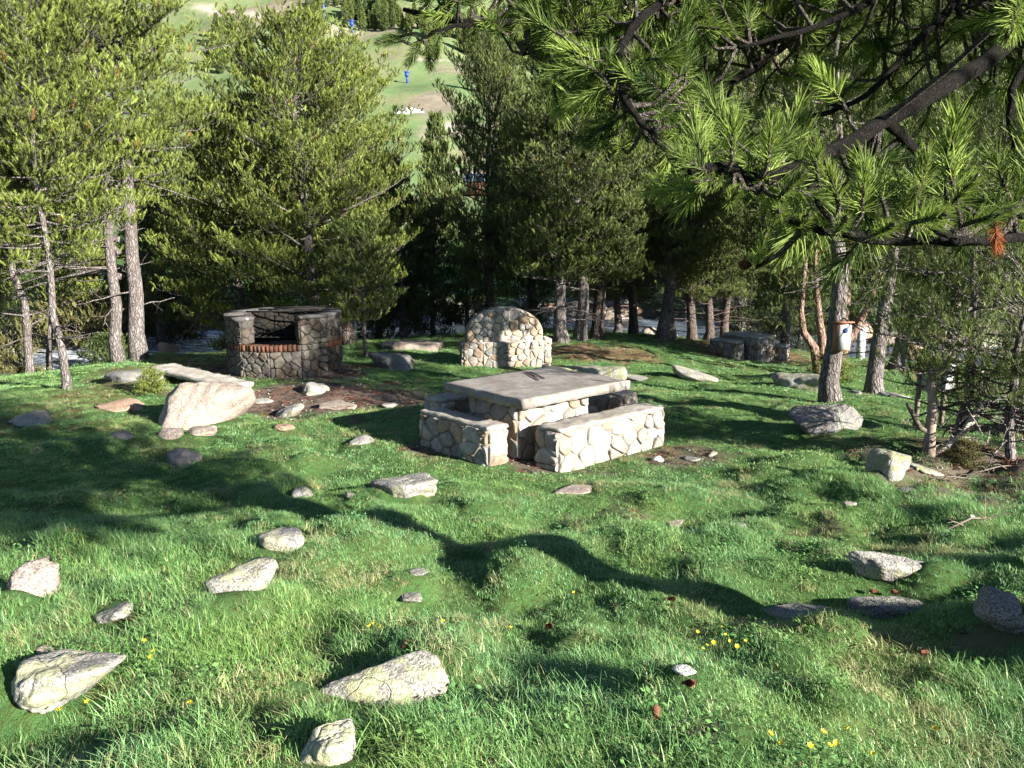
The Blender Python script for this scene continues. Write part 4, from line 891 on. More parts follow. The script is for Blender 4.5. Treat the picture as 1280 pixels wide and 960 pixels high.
# pines beyond the river and on the hillside
rb = random.Random(21)
for k in range(36):
    y = rb.uniform(40, 66); x = rb.uniform(-.62, .85) * y
    if -.16 < x / y < -.02 and y > 40: x += rb.choice((-.18, .13)) * y
    plant_tree('far_pine', (x, y, float(gz(x, y)) - .05), 'pine in the belt of trees just across the river', rz=rb.uniform(0, 6), s=rb.uniform(.5, .85), sz=rb.uniform(.6, 1.0), group='pines just across the river')
spots = []
for (u0, v0, u1, v1), nn_ in (((430, 0, 530, 42), 34), ((525, 30, 645, 72), 34), ((262, 38, 330, 95), 26), ((375, 0, 440, 22), 8), ((640, 0, 820, 90), 40), ((820, 0, 1000, 60), 34), ((1000, 40, 1280, 140), 30), ((590, 70, 660, 130), 12), ((430, 20, 480, 45), 10)):
    for _ in range(nn_): spots.append((rb.uniform(u0, u1), rb.uniform(v0, v1)))
for u, v in spots:
    q = G(u, v)
    if q[1] > 2500: continue
    plant_tree('hill_pine%d' % rb.randrange(3), (q[0], q[1], q[2] - .2), 'small conifer far up on the mountain slope', rz=rb.uniform(0, 6), s=rb.uniform(.8, 1.4) * min(1.5, max(.8, q[1] / 450)), sz=None, group='conifers far up on the mountain slope', name='conifer')

# ------------------------------------------------------------------ old pine just outside the frame whose boughs hang over the meadow
ob = np.array([3.35, 2.9]); oz = float(gz(*ob)); hr = np.random.default_rng(404)
oo = empty('overhanging_pine', 'large pine at the right whose long-needled boughs hang across the top of the view', 'tree', (*ob, oz)); OO = np.array([*ob, oz])
def hero_template(n, L, nl, w):
    t = hr.random(n) ** .75; ph = hr.random(n) * 2 * math.pi; el = (1.15 - .85 * t) * hr.uniform(.75, 1.15, n)
    d = np.stack([np.sin(el) * np.cos(ph), np.sin(el) * np.sin(ph), np.cos(el)], 1); b = np.stack([0 * t, 0 * t, t * L], 1)
    side = nrm(np.cross(d, hr.normal(size=(n, 3)))) * w / 2; ln = nl * hr.uniform(.8, 1.12, n)[:, None]
    bend = nrm(np.cross(side, d)) * ln * hr.uniform(-.10, .10, n)[:, None]; mid = b + d * ln * .5 + bend; tip = b + d * ln
    V = np.stack([b - side, b + side, mid + side, b - side, mid + side, mid - side, mid - side, mid + side, tip + side * .35, mid - side, tip + side * .35, tip - side * .35], 1).reshape(-1, 3, 3)
    c = np.repeat(hr.uniform(-.2, .2, n), 4); return V, np.stack([c] * 3, 1)
HT = [hero_template(230, .085, .047, .0015) for _ in range(6)]
FT = [hero_template(110, .085, .047, .0018) for _ in range(6)]
mbT = MB(); mbB = MB(); samp = []
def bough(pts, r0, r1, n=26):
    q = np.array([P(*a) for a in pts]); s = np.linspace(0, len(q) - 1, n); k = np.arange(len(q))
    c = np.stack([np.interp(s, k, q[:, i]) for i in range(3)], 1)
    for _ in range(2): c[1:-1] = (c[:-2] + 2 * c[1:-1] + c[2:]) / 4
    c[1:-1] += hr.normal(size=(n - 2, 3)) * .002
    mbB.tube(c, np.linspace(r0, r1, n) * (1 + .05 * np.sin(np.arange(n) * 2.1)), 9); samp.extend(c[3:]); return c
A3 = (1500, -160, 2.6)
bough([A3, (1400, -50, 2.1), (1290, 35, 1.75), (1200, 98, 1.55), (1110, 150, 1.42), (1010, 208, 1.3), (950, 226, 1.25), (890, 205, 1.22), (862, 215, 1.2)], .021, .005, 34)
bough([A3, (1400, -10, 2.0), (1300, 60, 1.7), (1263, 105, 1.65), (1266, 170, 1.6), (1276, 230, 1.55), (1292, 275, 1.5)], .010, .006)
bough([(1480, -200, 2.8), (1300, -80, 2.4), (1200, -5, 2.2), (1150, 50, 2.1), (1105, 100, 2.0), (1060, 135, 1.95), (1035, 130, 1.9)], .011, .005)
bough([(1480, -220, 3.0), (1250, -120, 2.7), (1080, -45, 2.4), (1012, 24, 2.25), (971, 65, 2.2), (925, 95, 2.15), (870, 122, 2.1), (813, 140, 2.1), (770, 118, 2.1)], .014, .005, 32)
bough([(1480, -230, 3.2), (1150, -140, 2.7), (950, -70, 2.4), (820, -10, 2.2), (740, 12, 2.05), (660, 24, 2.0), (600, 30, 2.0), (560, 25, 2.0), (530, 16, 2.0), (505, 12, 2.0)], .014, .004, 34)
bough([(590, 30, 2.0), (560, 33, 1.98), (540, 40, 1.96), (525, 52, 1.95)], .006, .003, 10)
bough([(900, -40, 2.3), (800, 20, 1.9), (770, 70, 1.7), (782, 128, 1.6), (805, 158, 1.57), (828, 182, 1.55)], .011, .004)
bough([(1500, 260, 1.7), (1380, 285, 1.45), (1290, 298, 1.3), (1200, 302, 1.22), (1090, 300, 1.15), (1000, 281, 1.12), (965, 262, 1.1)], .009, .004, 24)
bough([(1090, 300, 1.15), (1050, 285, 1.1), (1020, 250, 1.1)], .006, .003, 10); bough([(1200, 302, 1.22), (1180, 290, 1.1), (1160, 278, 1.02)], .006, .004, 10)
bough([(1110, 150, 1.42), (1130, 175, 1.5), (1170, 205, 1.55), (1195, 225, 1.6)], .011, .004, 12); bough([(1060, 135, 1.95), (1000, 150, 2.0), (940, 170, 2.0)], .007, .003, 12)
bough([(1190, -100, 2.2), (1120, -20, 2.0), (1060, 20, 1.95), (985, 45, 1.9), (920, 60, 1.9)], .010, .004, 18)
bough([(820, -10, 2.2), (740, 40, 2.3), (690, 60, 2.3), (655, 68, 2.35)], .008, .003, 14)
samp = np.array(samp)
hp = []; hd = []; hs = []; ht = []; hx = []
def hero(u, v, y, r, du, dv, tow, tint=.62, dead=0.0):
    d = nrm(np.array([du, -tow, -dv], float)); sc = .84 * r / FOC * y / .095; b = P(u, v, y) - d * .045 * sc
    hp.append(b); hd.append(d); hs.append(sc); ht.append(tint); hx.append(dead)
    i = np.argmin(np.linalg.norm(samp - b, axis=1)); a = samp[i]; mbT.tube([a, (a + b) / 2 + np.array([0, 0, -.008]), b, b + d * .085 * sc], [.005, .004, .0035, .003], 5, cap=False)
    if dead == 0: e = b + d * .085 * sc; mbT.tube([e - d * .004, e + d * .006, e + d * .014, e + d * .02], [.0025, .0045, .003, .0008], 6, (.9, .5, .3))
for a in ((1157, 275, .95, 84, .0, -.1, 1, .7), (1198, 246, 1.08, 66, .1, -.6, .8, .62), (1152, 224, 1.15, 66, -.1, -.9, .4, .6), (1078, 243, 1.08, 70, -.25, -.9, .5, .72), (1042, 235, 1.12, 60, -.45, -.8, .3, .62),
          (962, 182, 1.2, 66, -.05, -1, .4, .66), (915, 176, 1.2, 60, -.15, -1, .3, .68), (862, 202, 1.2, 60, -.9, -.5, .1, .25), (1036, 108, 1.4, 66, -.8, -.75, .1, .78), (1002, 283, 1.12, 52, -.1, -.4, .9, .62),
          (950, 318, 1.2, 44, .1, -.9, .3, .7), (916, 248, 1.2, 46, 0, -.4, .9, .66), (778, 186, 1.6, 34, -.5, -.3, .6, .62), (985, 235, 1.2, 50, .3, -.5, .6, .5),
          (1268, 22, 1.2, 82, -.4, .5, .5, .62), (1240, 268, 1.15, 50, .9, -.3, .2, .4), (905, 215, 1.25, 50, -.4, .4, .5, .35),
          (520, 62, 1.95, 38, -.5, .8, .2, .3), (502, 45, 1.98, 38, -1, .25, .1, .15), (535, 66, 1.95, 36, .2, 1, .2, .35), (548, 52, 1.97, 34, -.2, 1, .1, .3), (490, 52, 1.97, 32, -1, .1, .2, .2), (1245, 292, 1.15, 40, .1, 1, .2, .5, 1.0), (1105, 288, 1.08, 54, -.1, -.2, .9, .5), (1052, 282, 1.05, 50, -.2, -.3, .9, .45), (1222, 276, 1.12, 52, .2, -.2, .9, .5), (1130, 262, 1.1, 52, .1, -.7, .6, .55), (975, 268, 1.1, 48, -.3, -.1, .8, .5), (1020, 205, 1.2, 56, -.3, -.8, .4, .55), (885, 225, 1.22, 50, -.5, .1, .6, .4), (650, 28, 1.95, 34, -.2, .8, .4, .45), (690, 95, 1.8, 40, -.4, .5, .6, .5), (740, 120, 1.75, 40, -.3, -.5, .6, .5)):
    hero(*a)
hb = (np.array(hp), np.array(hd), np.array(hs), np.array(ht), np.array(hx)); hp, hd, hs, ht, hx = [], [], [], [], []
for (u0, v0, u1, v1), (y0, y1), k_ in (((620, -20, 1010, 48), (1.9, 2.8), 150), ((680, 40, 760, 110), (1.8, 2.4), 26), ((740, 60, 900, 175), (1.6, 2.5), 62), ((870, -10, 1290, 120), (2.0, 3.0), 105), ((860, 170, 1010, 240), (1.2, 1.7), 14), ((1010, 225, 1300, 285), (1.2, 1.7), 20), ((640, -140, 1400, -25), (2.0, 3.2), 330), ((1290, -100, 1600, 260), (1.5, 2.8), 120), ((510, -10, 640, 12), (1.95, 2.1), 12)):  # regions outside the view add unseen tufts that shade the upper boughs
    for _ in range(k_):
        b = P(hr.uniform(u0, u1), hr.uniform(v0, v1), hr.uniform(y0, y1)); i = int(np.argmin(np.linalg.norm(samp - b, axis=1) + hr.random(len(samp)) * .1)); a = samp[i]
        g = b - a; L_ = np.linalg.norm(g)
        if L_ > .42: b = a + g / L_ * hr.uniform(.2, .42); g = b - a
        d = nrm(nrm(g) * .7 + hr.normal(size=3) * .35 + np.array([-.1, 0, .3])); mbT.tube([a, a + g * .5 + np.array([0, 0, -.02]), b, b + d * .07], [.0055, .0045, .0035, .003], 5, cap=False)
        hp.append(b); hd.append(d); hs.append(hr.uniform(.8, 1.15)); ht.append(hr.normal(.42, .18)); hx.append(0.0)
        if hr.random() < .6: hp.append(a + g * hr.uniform(.4, .7)); hd.append(nrm(d + hr.normal(size=3) * .7)); hs.append(hr.uniform(.6, .9)); ht.append(hr.normal(.35, .15)); hx.append(0.0)
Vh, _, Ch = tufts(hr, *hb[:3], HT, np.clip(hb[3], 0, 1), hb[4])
Vf, _, Cf = tufts(hr, np.array(hp), np.array(hd), np.array(hs), FT, np.clip(np.array(ht), 0, 1), np.array(hx))
# trunk, fork and the crown high above
def stem(pts, r0, r1): q = np.array(pts, float) + OO; mbK.tube(q, np.linspace(r0, r1, len(q)), 14); return q
mbK = MB(); stem([(0, 0, -.3), (0, 0, .1), (.02, -.02, .6), (0, 0, 1.15)], .30, .23)
s1 = stem([(0, 0, 1.0), (-.12, .14, 1.7), (-.2, .3, 2.6), (-.15, .4, 3.6), (-.2, .45, 5.2), (-.1, .5, 7.0)], .15, .03)
s2 = stem([(0, 0, 1.0), (.12, -.16, 1.6), (.22, -.26, 2.5), (.3, -.2, 3.6), (.3, -.3, 5.0), (.4, -.2, 6.6)], .15, .03)
A3p = P(*A3); mbK.tube([s2[2], (s2[3] + A3p) / 2 + [0, 0, .1], A3p], [.05, .04, .03], 10)
for q_ in ((1500, 260, 1.7), (1480, -200, 2.8), (1480, -220, 3.0), (1480, -230, 3.2)):
    e = P(*q_); b = s1[2] if q_[1] < 0 else s1[1]; mbK.tube([b, (b + e) / 2 + [0, 0, .06], e], [.035, .028, .02], 9)
cp, cdv = [], []
for st in (s1, s2):
    for z in np.arange(2.0, 7.0, .18):
        c = np.array([np.interp(z + oz, st[:, 2], st[:, i]) for i in range(3)])
        for k in range(4):
            az = hr.uniform(0, 6.28); o_ = np.array([math.cos(az), math.sin(az), .15]); Lb = 1.55 * (1 - ((z - 3.8) / 4.2) ** 2) * hr.uniform(.5, 1.1)
            if o_[0] < -.2 and z < 2.5: continue                   # the view side below the boughs stays open
            e = c + o_ * Lb; mbK.tube([c, (c + e) / 2 + [0, 0, .05], e], [.018, .012, .004], 5, cap=False)
            for j in range(int(Lb * 24)): f_ = hr.uniform(.3, 1.05); cp.append(c + o_ * Lb * f_ + hr.normal(size=3) * .14); cdv.append(o_ * .6 + np.array([0, 0, .6]) + hr.normal(size=3) * .4)
for _ in range(900):  # unseen tufts added to keep the sun off the upper boughs
    y_ = hr.uniform(1.5, 2.7); cp.append(np.array([hr.uniform(1.0, 3.2), y_, CAM_Z + .275 * y_ + .06 + hr.uniform(0, 1.15)])); cdv.append(hr.normal(size=3) * .5 + np.array([-.4, 0, .5]))
for _ in range(14):                                                # separate foliage clumps out over the sunny side: they give the mottled shade at the left
    c0 = np.array([hr.uniform(2.7, 4.8), hr.uniform(.7, 2.3), hr.uniform(3.15, 4.1)])
    if c0[0] / c0[1] < 1.0: c0[0] = c0[1] * 1.1 + .5
    b0 = s2[2] + [0, 0, hr.uniform(-.2, .5)]; mbK.tube([b0, (b0 + c0) / 2 + [0, 0, .08], c0], [.025, .017, .006], 6)
    for _ in range(140): cp.append(c0 + hr.normal(size=3) * [.26, .26, .16]); cdv.append(hr.normal(size=3) * .6 + np.array([0, 0, .5]))
for _ in range(6):  # more unseen clumps, added to extend the shade on the left turf
    c0 = np.array([hr.uniform(2.9, 3.7), hr.uniform(.4, 1.2), hr.uniform(3.0, 3.45)]); mbK.tube([s2[2], (s2[2] + c0) / 2 + [0, 0, .08], c0], [.025, .017, .006], 6)
    for _ in range(120): cp.append(c0 + hr.normal(size=3) * [.22, .22, .13]); cdv.append(hr.normal(size=3) * .6 + np.array([0, 0, .5]))
for _ in range(420):                                               # unseen high boughs, added above the camera to shade the upper foliage
    x_ = hr.uniform(.15, 2.7); y_ = hr.uniform(.1, 2.1); q_ = np.array([x_, y_, 3.62 + .47 * (x_ - .74) + hr.uniform(-.22, .45)]); cp.append(q_); cdv.append(hr.normal(size=3) * .5 + np.array([-.4, 0, .5]))
for y_ in (.5, 1.1, 1.7):
    q_ = np.array([[2.9, 2.2, 4.6], [2.2, y_ + .3, 4.35], [1.2, y_, 3.85], [.2, y_ - .1, 3.4]]); mbK.tube(q_, [.03, .024, .016, .006], 7)
cp = np.array(cp); k_ = len(cp)
Vc, _, Cc = tufts(hr, cp, np.array(cdv), hr.uniform(.9, 1.3, k_), [tuft_template(hr, 52, .12, .062, .0038) for _ in range(4)], np.clip(hr.normal(.45, .15, k_), 0, 1), np.zeros(k_))
V = np.vstack([Vh, Vf, Vc]) - OO; C = np.vstack([Ch, Cf, Cc])
link('trunk', mbK.mesh('trunk', True, OO, False), BARK, oo); link('branches', mbB.mesh('branches', True, OO, False), BARK_SHADE, oo); link('twigs', mbT.mesh('twigs', True, OO, False), BARK_N, oo)
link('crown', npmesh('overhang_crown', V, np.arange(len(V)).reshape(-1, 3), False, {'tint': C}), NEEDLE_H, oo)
def cone_mesh(name, L=.05, r=.017):
    mb = MB(); rr = random.Random(L)
    for i in range(9):
        t_ = i / 8; rad = r * math.sin(math.pi * min(.98, .12 + .86 * (1 - t_) ** .8)) ; z = t_ * L
        for k in range(8):
            a = k * math.pi / 4 + i * .39; o_ = np.array([math.cos(a), math.sin(a), 0]); s_ = np.array([-math.sin(a), math.cos(a), 0]); c_ = np.array([0, 0, z])
            mb.add([c_ + o_ * rad * .3 - s_ * .004, c_ + o_ * rad * .3 + s_ * .004, c_ + o_ * rad + s_ * .005 + [0, 0, .006], c_ + o_ * rad - s_ * .005 + [0, 0, .006]], [(0, 1, 2, 3)])
    return mb.mesh(name, False, cols=False)
CM = cone_mesh('cone', .035, .011)
for u, v, y in ((940, 331, 1.25),):
    c = P(u, v, y); o = link('cone', CM, CONE, oo); o.scale = (.7,) * 3; o.location = tuple(c - OO); o.rotation_euler = (hr.uniform(1.3, 2.2), hr.uniform(-.6, .6), hr.uniform(0, 6))

# ------------------------------------------------------------------ small things
# nest box on the straight pine
c = P(1049, 440, 12.78); c = np.array([c[0] + .03, 12.80, P(1049, 438, 12.8)[2]]); ya = math.radians(10); U = np.array([math.cos(ya), math.sin(ya), 0]); N_ = np.array([math.sin(ya), -math.cos(ya), 0])
nb = empty('nest_box', 'white-fronted nest box with orange frame and dark blue hole, fixed to the straight grey pine', 'nest box', c)
h_ = .435; w_ = .115; d_ = .075
mb = MB(); mb.box(c + Zv * h_ / 2 - N_ * 0, (w_, d_, h_ / 2), (U, -N_, Zv)); link('body', mb.mesh('body', False, c, False), ORANGE, nb)
mb = MB(); mb.box(c + Zv * h_ * .5 + N_ * (d_ + .006), (w_ - .018, .006, h_ / 2 - .022), (U, -N_, Zv)); link('front_panel', mb.mesh('front_panel', False, c, False), GREYP, nb)
mb = MB(); q_ = c + Zv * h_ * .74 + N_ * (d_ + .011); mb.tube([q_, q_ + N_ * .006], .045, 18); link('entrance_hole', mb.mesh('entrance_hole', False, c, False), DKBLUE, nb)
mb = MB(); mb.box(c + Zv * (h_ + .012) + N_ * .01, (w_ + .02, d_ + .03, .012), (U, -N_, Zv)); link('lid', mb.mesh('lid', False, c, False), ORANGE, nb)
# sheltered grey litter bin behind the scraggly pine
c = P(1168, 520, 10.6); c[2] = gz(c[0], c[1]); wb = empty('litter_bin', 'grey panelled litter bin under a little roof, behind the scraggly pine', 'bin', c)
mb = MB()
for sx in (-.17, .17): mb.box(c + [sx, .12, .48], (.025, .025, .52))
link('posts', mb.mesh('posts', False, c, False), WOOD, wb) if False else None
for sx in (-.17, .17): mb = MB(); mb.box(c + [sx, .14, .46], (.025, .025, .56), col=(.2, .17, .14)); link('post', mb.mesh('post', False, c), WOOD, wb)
zt_ = P(1168, 455, 10.6)[2]; zb_ = P(1168, 489, 10.6)[2]
mb = MB(); mb.box([c[0], c[1], (zt_ + zb_) / 2], (.165, .11, (zt_ - zb_) / 2)); link('container', mb.mesh('container', False, c, False), GREYP, wb)
mb = MB(); mb.box([c[0], c[1] - .114, zt_ - .09], (.05, .004, .02)); link('red_mark', mb.mesh('red_mark', False, c, False), ORANGE, wb)
mb = MB(); mb.box([c[0], c[1], zt_ + .05], (.23, .19, .018), ((1, 0, .06), (0, 1, 0), (-.06, 0, 1)), (.16, .14, .12)); link('roof', mb.mesh('roof', False, c), WOOD, wb)
# dry root stump behind the table
c = P(634, 462, 12.6); c[2] = gz(c[0], c[1]) - .03; c = np.array(c); mb = MB(); rr = np.random.default_rng(8)
for k in range(34):
    a_ = rr.uniform(0, 6.28); L_ = rr.uniform(.08, .34); e = c + [math.cos(a_) * L_, math.sin(a_) * L_ * .6, rr.uniform(.08, .38)]; mb.tube([c + rr.normal(size=3) * .05, (c + e) / 2 + rr.normal(size=3) * .05 + [0, 0, .06], e], [.05, .035, .008], 6, np.array((.13, .075, .05)) * rr.uniform(.6, 1.3))
o = link('root_stump', mb.mesh('root_stump', True, c), WOOD); o.location = tuple(c); tag(o, 'dry reddish brown root stump showing behind the back edge of the picnic table', 'stump')
# broken snag at the scraggly pine
c = P(1163, 560, 8.7); c[2] = gz(c[0], c[1]); mb = MB(); q_ = [P(1160, 575, 8.7), P(1163, 540, 8.7), P(1166, 505, 8.7), P(1164, 468, 8.7)]; mb.tube(q_, [.075, .055, .05, .048], 10, (.26, .21, .18)); mb.tube([q_[1], P(1150, 535, 8.7), P(1140, 515, 8.65), P(1134, 505, 8.6)], [.035, .03, .028, .02], 7, (.13, .11, .09))
mb.tube([q_[0], P(1200, 545, 8.75), P(1222, 510, 8.8), P(1228, 462, 8.8)], [.04, .032, .026, .012], 7, (.38, .34, .30)); mb.tube([P(1205, 540, 8.75), P(1240, 500, 8.9), P(1228, 470, 8.9)], [.03, .022, .01], 6, (.38, .34, .30))
for k in range(26):
    b = np.array(q_[0]) + [rr.uniform(0, .9), rr.normal() * .25, rr.uniform(.02, .4)]; d = nrm(rr.normal(size=3)) * rr.uniform(.15, .45); mb.tube([b, b + d * .5 + rr.normal(size=3) * .03, b + d], [.009, .007, .003], 4, np.array((.36, .32, .28)) * rr.uniform(.4, 1.1), False)
o = link('broken_snag', mb.mesh('broken_snag', True, c), WOOD); o.location = tuple(c); tag(o, 'broken dead pine snag with orange-tipped stub and bare tangled side stems', 'dead tree')
# fallen twigs on the turf
for k, (u, v, y, L_, lab) in enumerate(((1212, 668, 5.9, .5, 'bare fallen branch with side twigs on the turf at the far right'), (1250, 580, 8.0, .9, 'grey fallen branch under the scraggly pine at the right edge'), (1185, 604, 7.6, .5, 'short fallen stick beside the mossy boulder'))):
    c = P(u, v, y); c[2] = gz(c[0], c[1]) + .05; mb = MB(); a_ = rr.uniform(-.4, .5); D_ = np.array([math.cos(a_), math.sin(a_), .02]); mb.tube([c - D_ * L_ / 2, c + [0, 0, .04], c + D_ * L_ / 2], [.010, .007, .003], 6, (.17, .14, .12))
    for j in range(7): b = c + D_ * rr.uniform(-.35, .45) * L_; d = np.array([rr.normal(), rr.normal(), .5]); d = nrm(d) * rr.uniform(.1, .25); mb.tube([b, b + d * .6 + [0, 0, .02], b + d], [.004, .003, .0015], 4, (.20, .17, .14), False)
    o = link('fallen_branch', mb.mesh('fallen_branch', True, c), WOOD); o.location = tuple(c); tag(o, lab, 'branch')
# cones lying in the grass
for k, (u, v) in enumerate(((1124, 752), (1098, 748), (832, 758), (503, 822), (820, 916), (852, 870), (1150, 826), (487, 864), (690, 790))):
    c = G(u, v); o = link('pine_cone', CM if 'pine_cone' not in bpy.data.meshes else CM, CONE); o.location = (c[0], c[1], c[2] + .045); o.scale = (1.3,) * 3; o.rotation_euler = (rr.uniform(1.2, 1.9), 0, rr.uniform(0, 6)); tag(o, 'brown pine cone lying in the foreground grass', 'pine cone', 'pine cones in the grass')
# yellow flowers
def flower_mesh():
    mb = MB()
    for k in range(6):
        a_ = k * math.pi / 3; o_ = np.array([math.cos(a_), math.sin(a_), 0]); s_ = np.array([-math.sin(a_), math.cos(a_), 0])
        mb.add([o_ * .002, o_ * .009 + s_ * .0065 + Zv * .004, o_ * .016 + Zv * .010, o_ * .009 - s_ * .0065 + Zv * .004], [(0, 1, 2, 3)])
    mb.tube([Zv * 0, Zv * .004], .004, 8); return mb.mesh('petals', False, cols=False)
PM = flower_mesh(); mb = MB(); mb.tube([(0, 0, -.03), (.004, 0, .06), (0, .003, .118)], [.0016, .0013, .0012], 5); SM = mb.mesh('flower_stem', True, cols=False)
for u, v in ((1030, 933), (1056, 932), (977, 942), (1012, 955), (1033, 952), (1086, 957), (871, 795), (895, 801), (904, 798), (886, 812), (892, 816), (878, 816), (919, 823), (930, 808), (1165, 932), (190, 822), (191, 836), (240, 893), (75, 905), (110, 890), (470, 790), (475, 795), (556, 788), (716, 745), (742, 758), (640, 792), (460, 796), (185, 812), (900, 790), (912, 806), (960, 935), (1045, 945)):
    c = G(u + rnd.uniform(-3, 3), v + 12); s_ = rnd.uniform(.5, .85); o = empty('wildflower', 'small yellow wildflower standing in the foreground grass', 'flower', c, 'yellow wildflowers in the foreground grass', rnd.uniform(0, 6)); o.scale = (s_,) * 3
    a = link('bloom', PM, YELLOW, o); a.location = (0, .003, .118); a.rotation_euler = (rnd.uniform(.1, .7), rnd.uniform(-.4, .4), 0); link('stem', SM, STEM, o)
# hut beyond the far table, farm roof in the gap, posts
c = P(899, 410, 40); c[2] = gz(c[0], c[1]); ht_ = empty('stone_hut', 'small hut with a brown roof across the river behind the far stone table', 'hut', c)
mb = MB(); mb.box(c + [.2, 0, .35], (1.2, .9, .6), col=(.42, .39, .34)); link('wall', mb.mesh('wall', False, c), MASON, ht_)
mb = MB(); mb.add([c + q_ for q_ in ((-1.2, -1.1, .85), (1.5, -1.1, .85), (1.5, 0, 1.6), (-1.2, 0, 1.6), (-1.2, 1.1, .85), (1.5, 1.1, .85), (-1.2, -1.1, .93), (1.5, -1.1, .93), (1.5, 0, 1.7), (-1.2, 0, 1.7), (-1.2, 1.1, .93), (1.5, 1.1, .93))], [(0, 3, 2, 1), (3, 4, 5, 2), (6, 7, 8, 9), (9, 8, 11, 10), (0, 1, 7, 6), (4, 10, 11, 5), (1, 2, 8, 7), (2, 5, 11, 8), (0, 6, 9, 3), (3, 9, 10, 4)]); link('roof', mb.mesh('roof', False, c, False), BROWN, ht_)
c = P(605, 238, 130); c[2] = gz(c[0], c[1]); fb_ = empty('farm_building', 'low building with a slate blue roof and orange front beyond the river in the gap', 'building', c); zt_ = P(605, 217, 130)[2]; hh_ = max(zt_ - c[2], 2.5)
mb = MB(); mb.box(c + [0, 0, hh_ * .3], (2.6, 2, hh_ * .32)); link('wall', mb.mesh('wall', False, c, False), BROWN, fb_)
mb = MB(); mb.add([c + np.array(q_) for q_ in ((-3, -2.4, hh_ * .6), (3, -2.4, hh_ * .6), (3, 0, hh_), (-3, 0, hh_), (-3, 2.4, hh_ * .6), (3, 2.4, hh_ * .6))], [(0, 1, 2, 3), (3, 2, 5, 4), (0, 4, 5, 1)]); mb.add([c + np.array(q_) for q_ in ((-3, -2.4, hh_ * .6), (-3, 0, hh_), (-3, 2.4, hh_ * .6))], [(0, 1, 2)]); mb.add([c + np.array(q_) for q_ in ((3, -2.4, hh_ * .6), (3, 0, hh_), (3, 2.4, hh_ * .6))], [(0, 2, 1)]); link('roof', mb.mesh('roof', False, c, False), SLATE, fb_)
c = P(1076, 434, 24.4); c[2] = gz(c[0], c[1]) - .1; mb = MB(); mb.box([c[0], c[1], c[2] + .45], (.10, .08, .55), col=(.62, .66, .72)); mb.box([c[0], c[1], c[2] + 1.02], (.115, .095, .03), col=(.5, .52, .55)); o = link('marker_post', mb.mesh('marker_post', False, c), PLAIN); o.location = tuple(c); tag(o, 'short pale bluish post on the bank behind the nest-box pine', 'post')
# ski-lift towers, cable and chairs on the far slope; old snow
def tower(u, v0, v1, label):
    g = G(u, v1); y = g[1]; top = P(u, v0, y)[2]; H_ = top - g[2]; o = empty('lift_tower', label, 'lift tower', g, 'lift towers on the ski slope'); k_ = y / FOC
    mb = MB(); mb.tube([g - [0, 0, .5], g + [0, 0, H_]], [1.4 * k_, 1.1 * k_], 8); link('mast', mb.mesh('mast', True, g, False), BLUE, o)
    mb = MB(); mb.box(g + [0, 0, H_], (3.0 * k_, .35, .7 * k_)); link('crossarm', mb.mesh('crossarm', False, g, False), BLUE, o)
    mb = MB(); mb.box(g + [0, -.6, H_ * .72], (2.0 * k_, .4, 2.2 * k_)); link('blue_pad', mb.mesh('blue_pad', False, g, False), BLUE, o); return g + [0, 0, H_]
t1 = tower(509, 90, 104, 'blue lift tower standing lowest on the ski slope'); t2 = tower(440, 26, 41, 'blue lift tower at the path beside the upper trees'); t3 = tower(405, -6, 24, 'tall pale-topped lift tower cut by the top edge of the photo')
q_ = P(560, 140, t1[1] * .6)
mb = MB(); mb.tube([t3, t2, t1], .05, 4); o = link('lift_cable', mb.mesh('lift_cable', True, t1, False), STEEL); o.location = tuple(t1); tag(o, 'thin steel cable strung between the blue lift towers', 'cable')
cA = P(600, 40, 330); cB = P(660, 78, 300); mb = MB(); mb.tube([P(520, -20, 370), cA, cB, P(700, 102, 285)], .06, 4); o = link('chairlift_cable', mb.mesh('chairlift_cable', True, cA, False), STEEL); o.location = tuple(cA); tag(o, 'chairlift cable carrying white chairs before the far forest', 'cable')
for k, (u, v) in enumerate(((613, 49), (624, 57), (632, 63), (592, 37))):
    y = 330 - (u - 600) * .5; c = P(u, v, y); o = empty('lift_chair', 'white chairlift chair hanging before the far forest', 'lift chair', c, 'white chairlift chairs')
    mb = MB(); mb.box(c - Zv * 1.9, (.9, .3, .06)); mb.box(c - Zv * 1.4 + [0, .3, 0], (.9, .05, .5)); link('seat', mb.mesh('seat', False, c, False), WHITE, o)
    mb = MB(); mb.tube([c, c - Zv * 1.9], .06, 5); link('hanger', mb.mesh('hanger', False, c, False), STEEL, o)
c = G(510, 140); mb = MB(); rr2 = np.random.default_rng(4); n_ = 28; an = np.linspace(0, 6.283, n_, endpoint=False); kx = 17 / FOC * c[1]
def snow_pt(a_, f_, lift): x_ = c[0] + math.cos(a_) * kx * f_ * rs_[int(a_ / 6.283 * n_) % n_]; y_ = c[1] + math.sin(a_) * kx * 1.1 * f_ * rs_[int(a_ / 6.283 * n_) % n_]; return [x_, y_, float(gz(x_, y_)) + lift]
rs_ = rr2.uniform(.35, 1.2, n_)
V = [snow_pt(a_, 1.0, -.1) for a_ in an] + [snow_pt(a_, .8, .15) for a_ in an] + [snow_pt(a_, .4, .3) for a_ in an] + [[c[0], c[1], c[2] + .35]]
mb.add2(V, [(2 * n_ + i, 2 * n_ + (i + 1) % n_, 3 * n_) for i in range(n_)], [(a_ * n_ + i, a_ * n_ + (i + 1) % n_, (a_ + 1) * n_ + (i + 1) % n_, (a_ + 1) * n_ + i) for a_ in (0, 1) for i in range(n_)])
o = link('snow_patch', mb.mesh('snow_patch', True, c, False), SNOWM); o.location = tuple(c); tag(o, 'last white patch of old snow at the foot of the ski slope', 'snow patch')

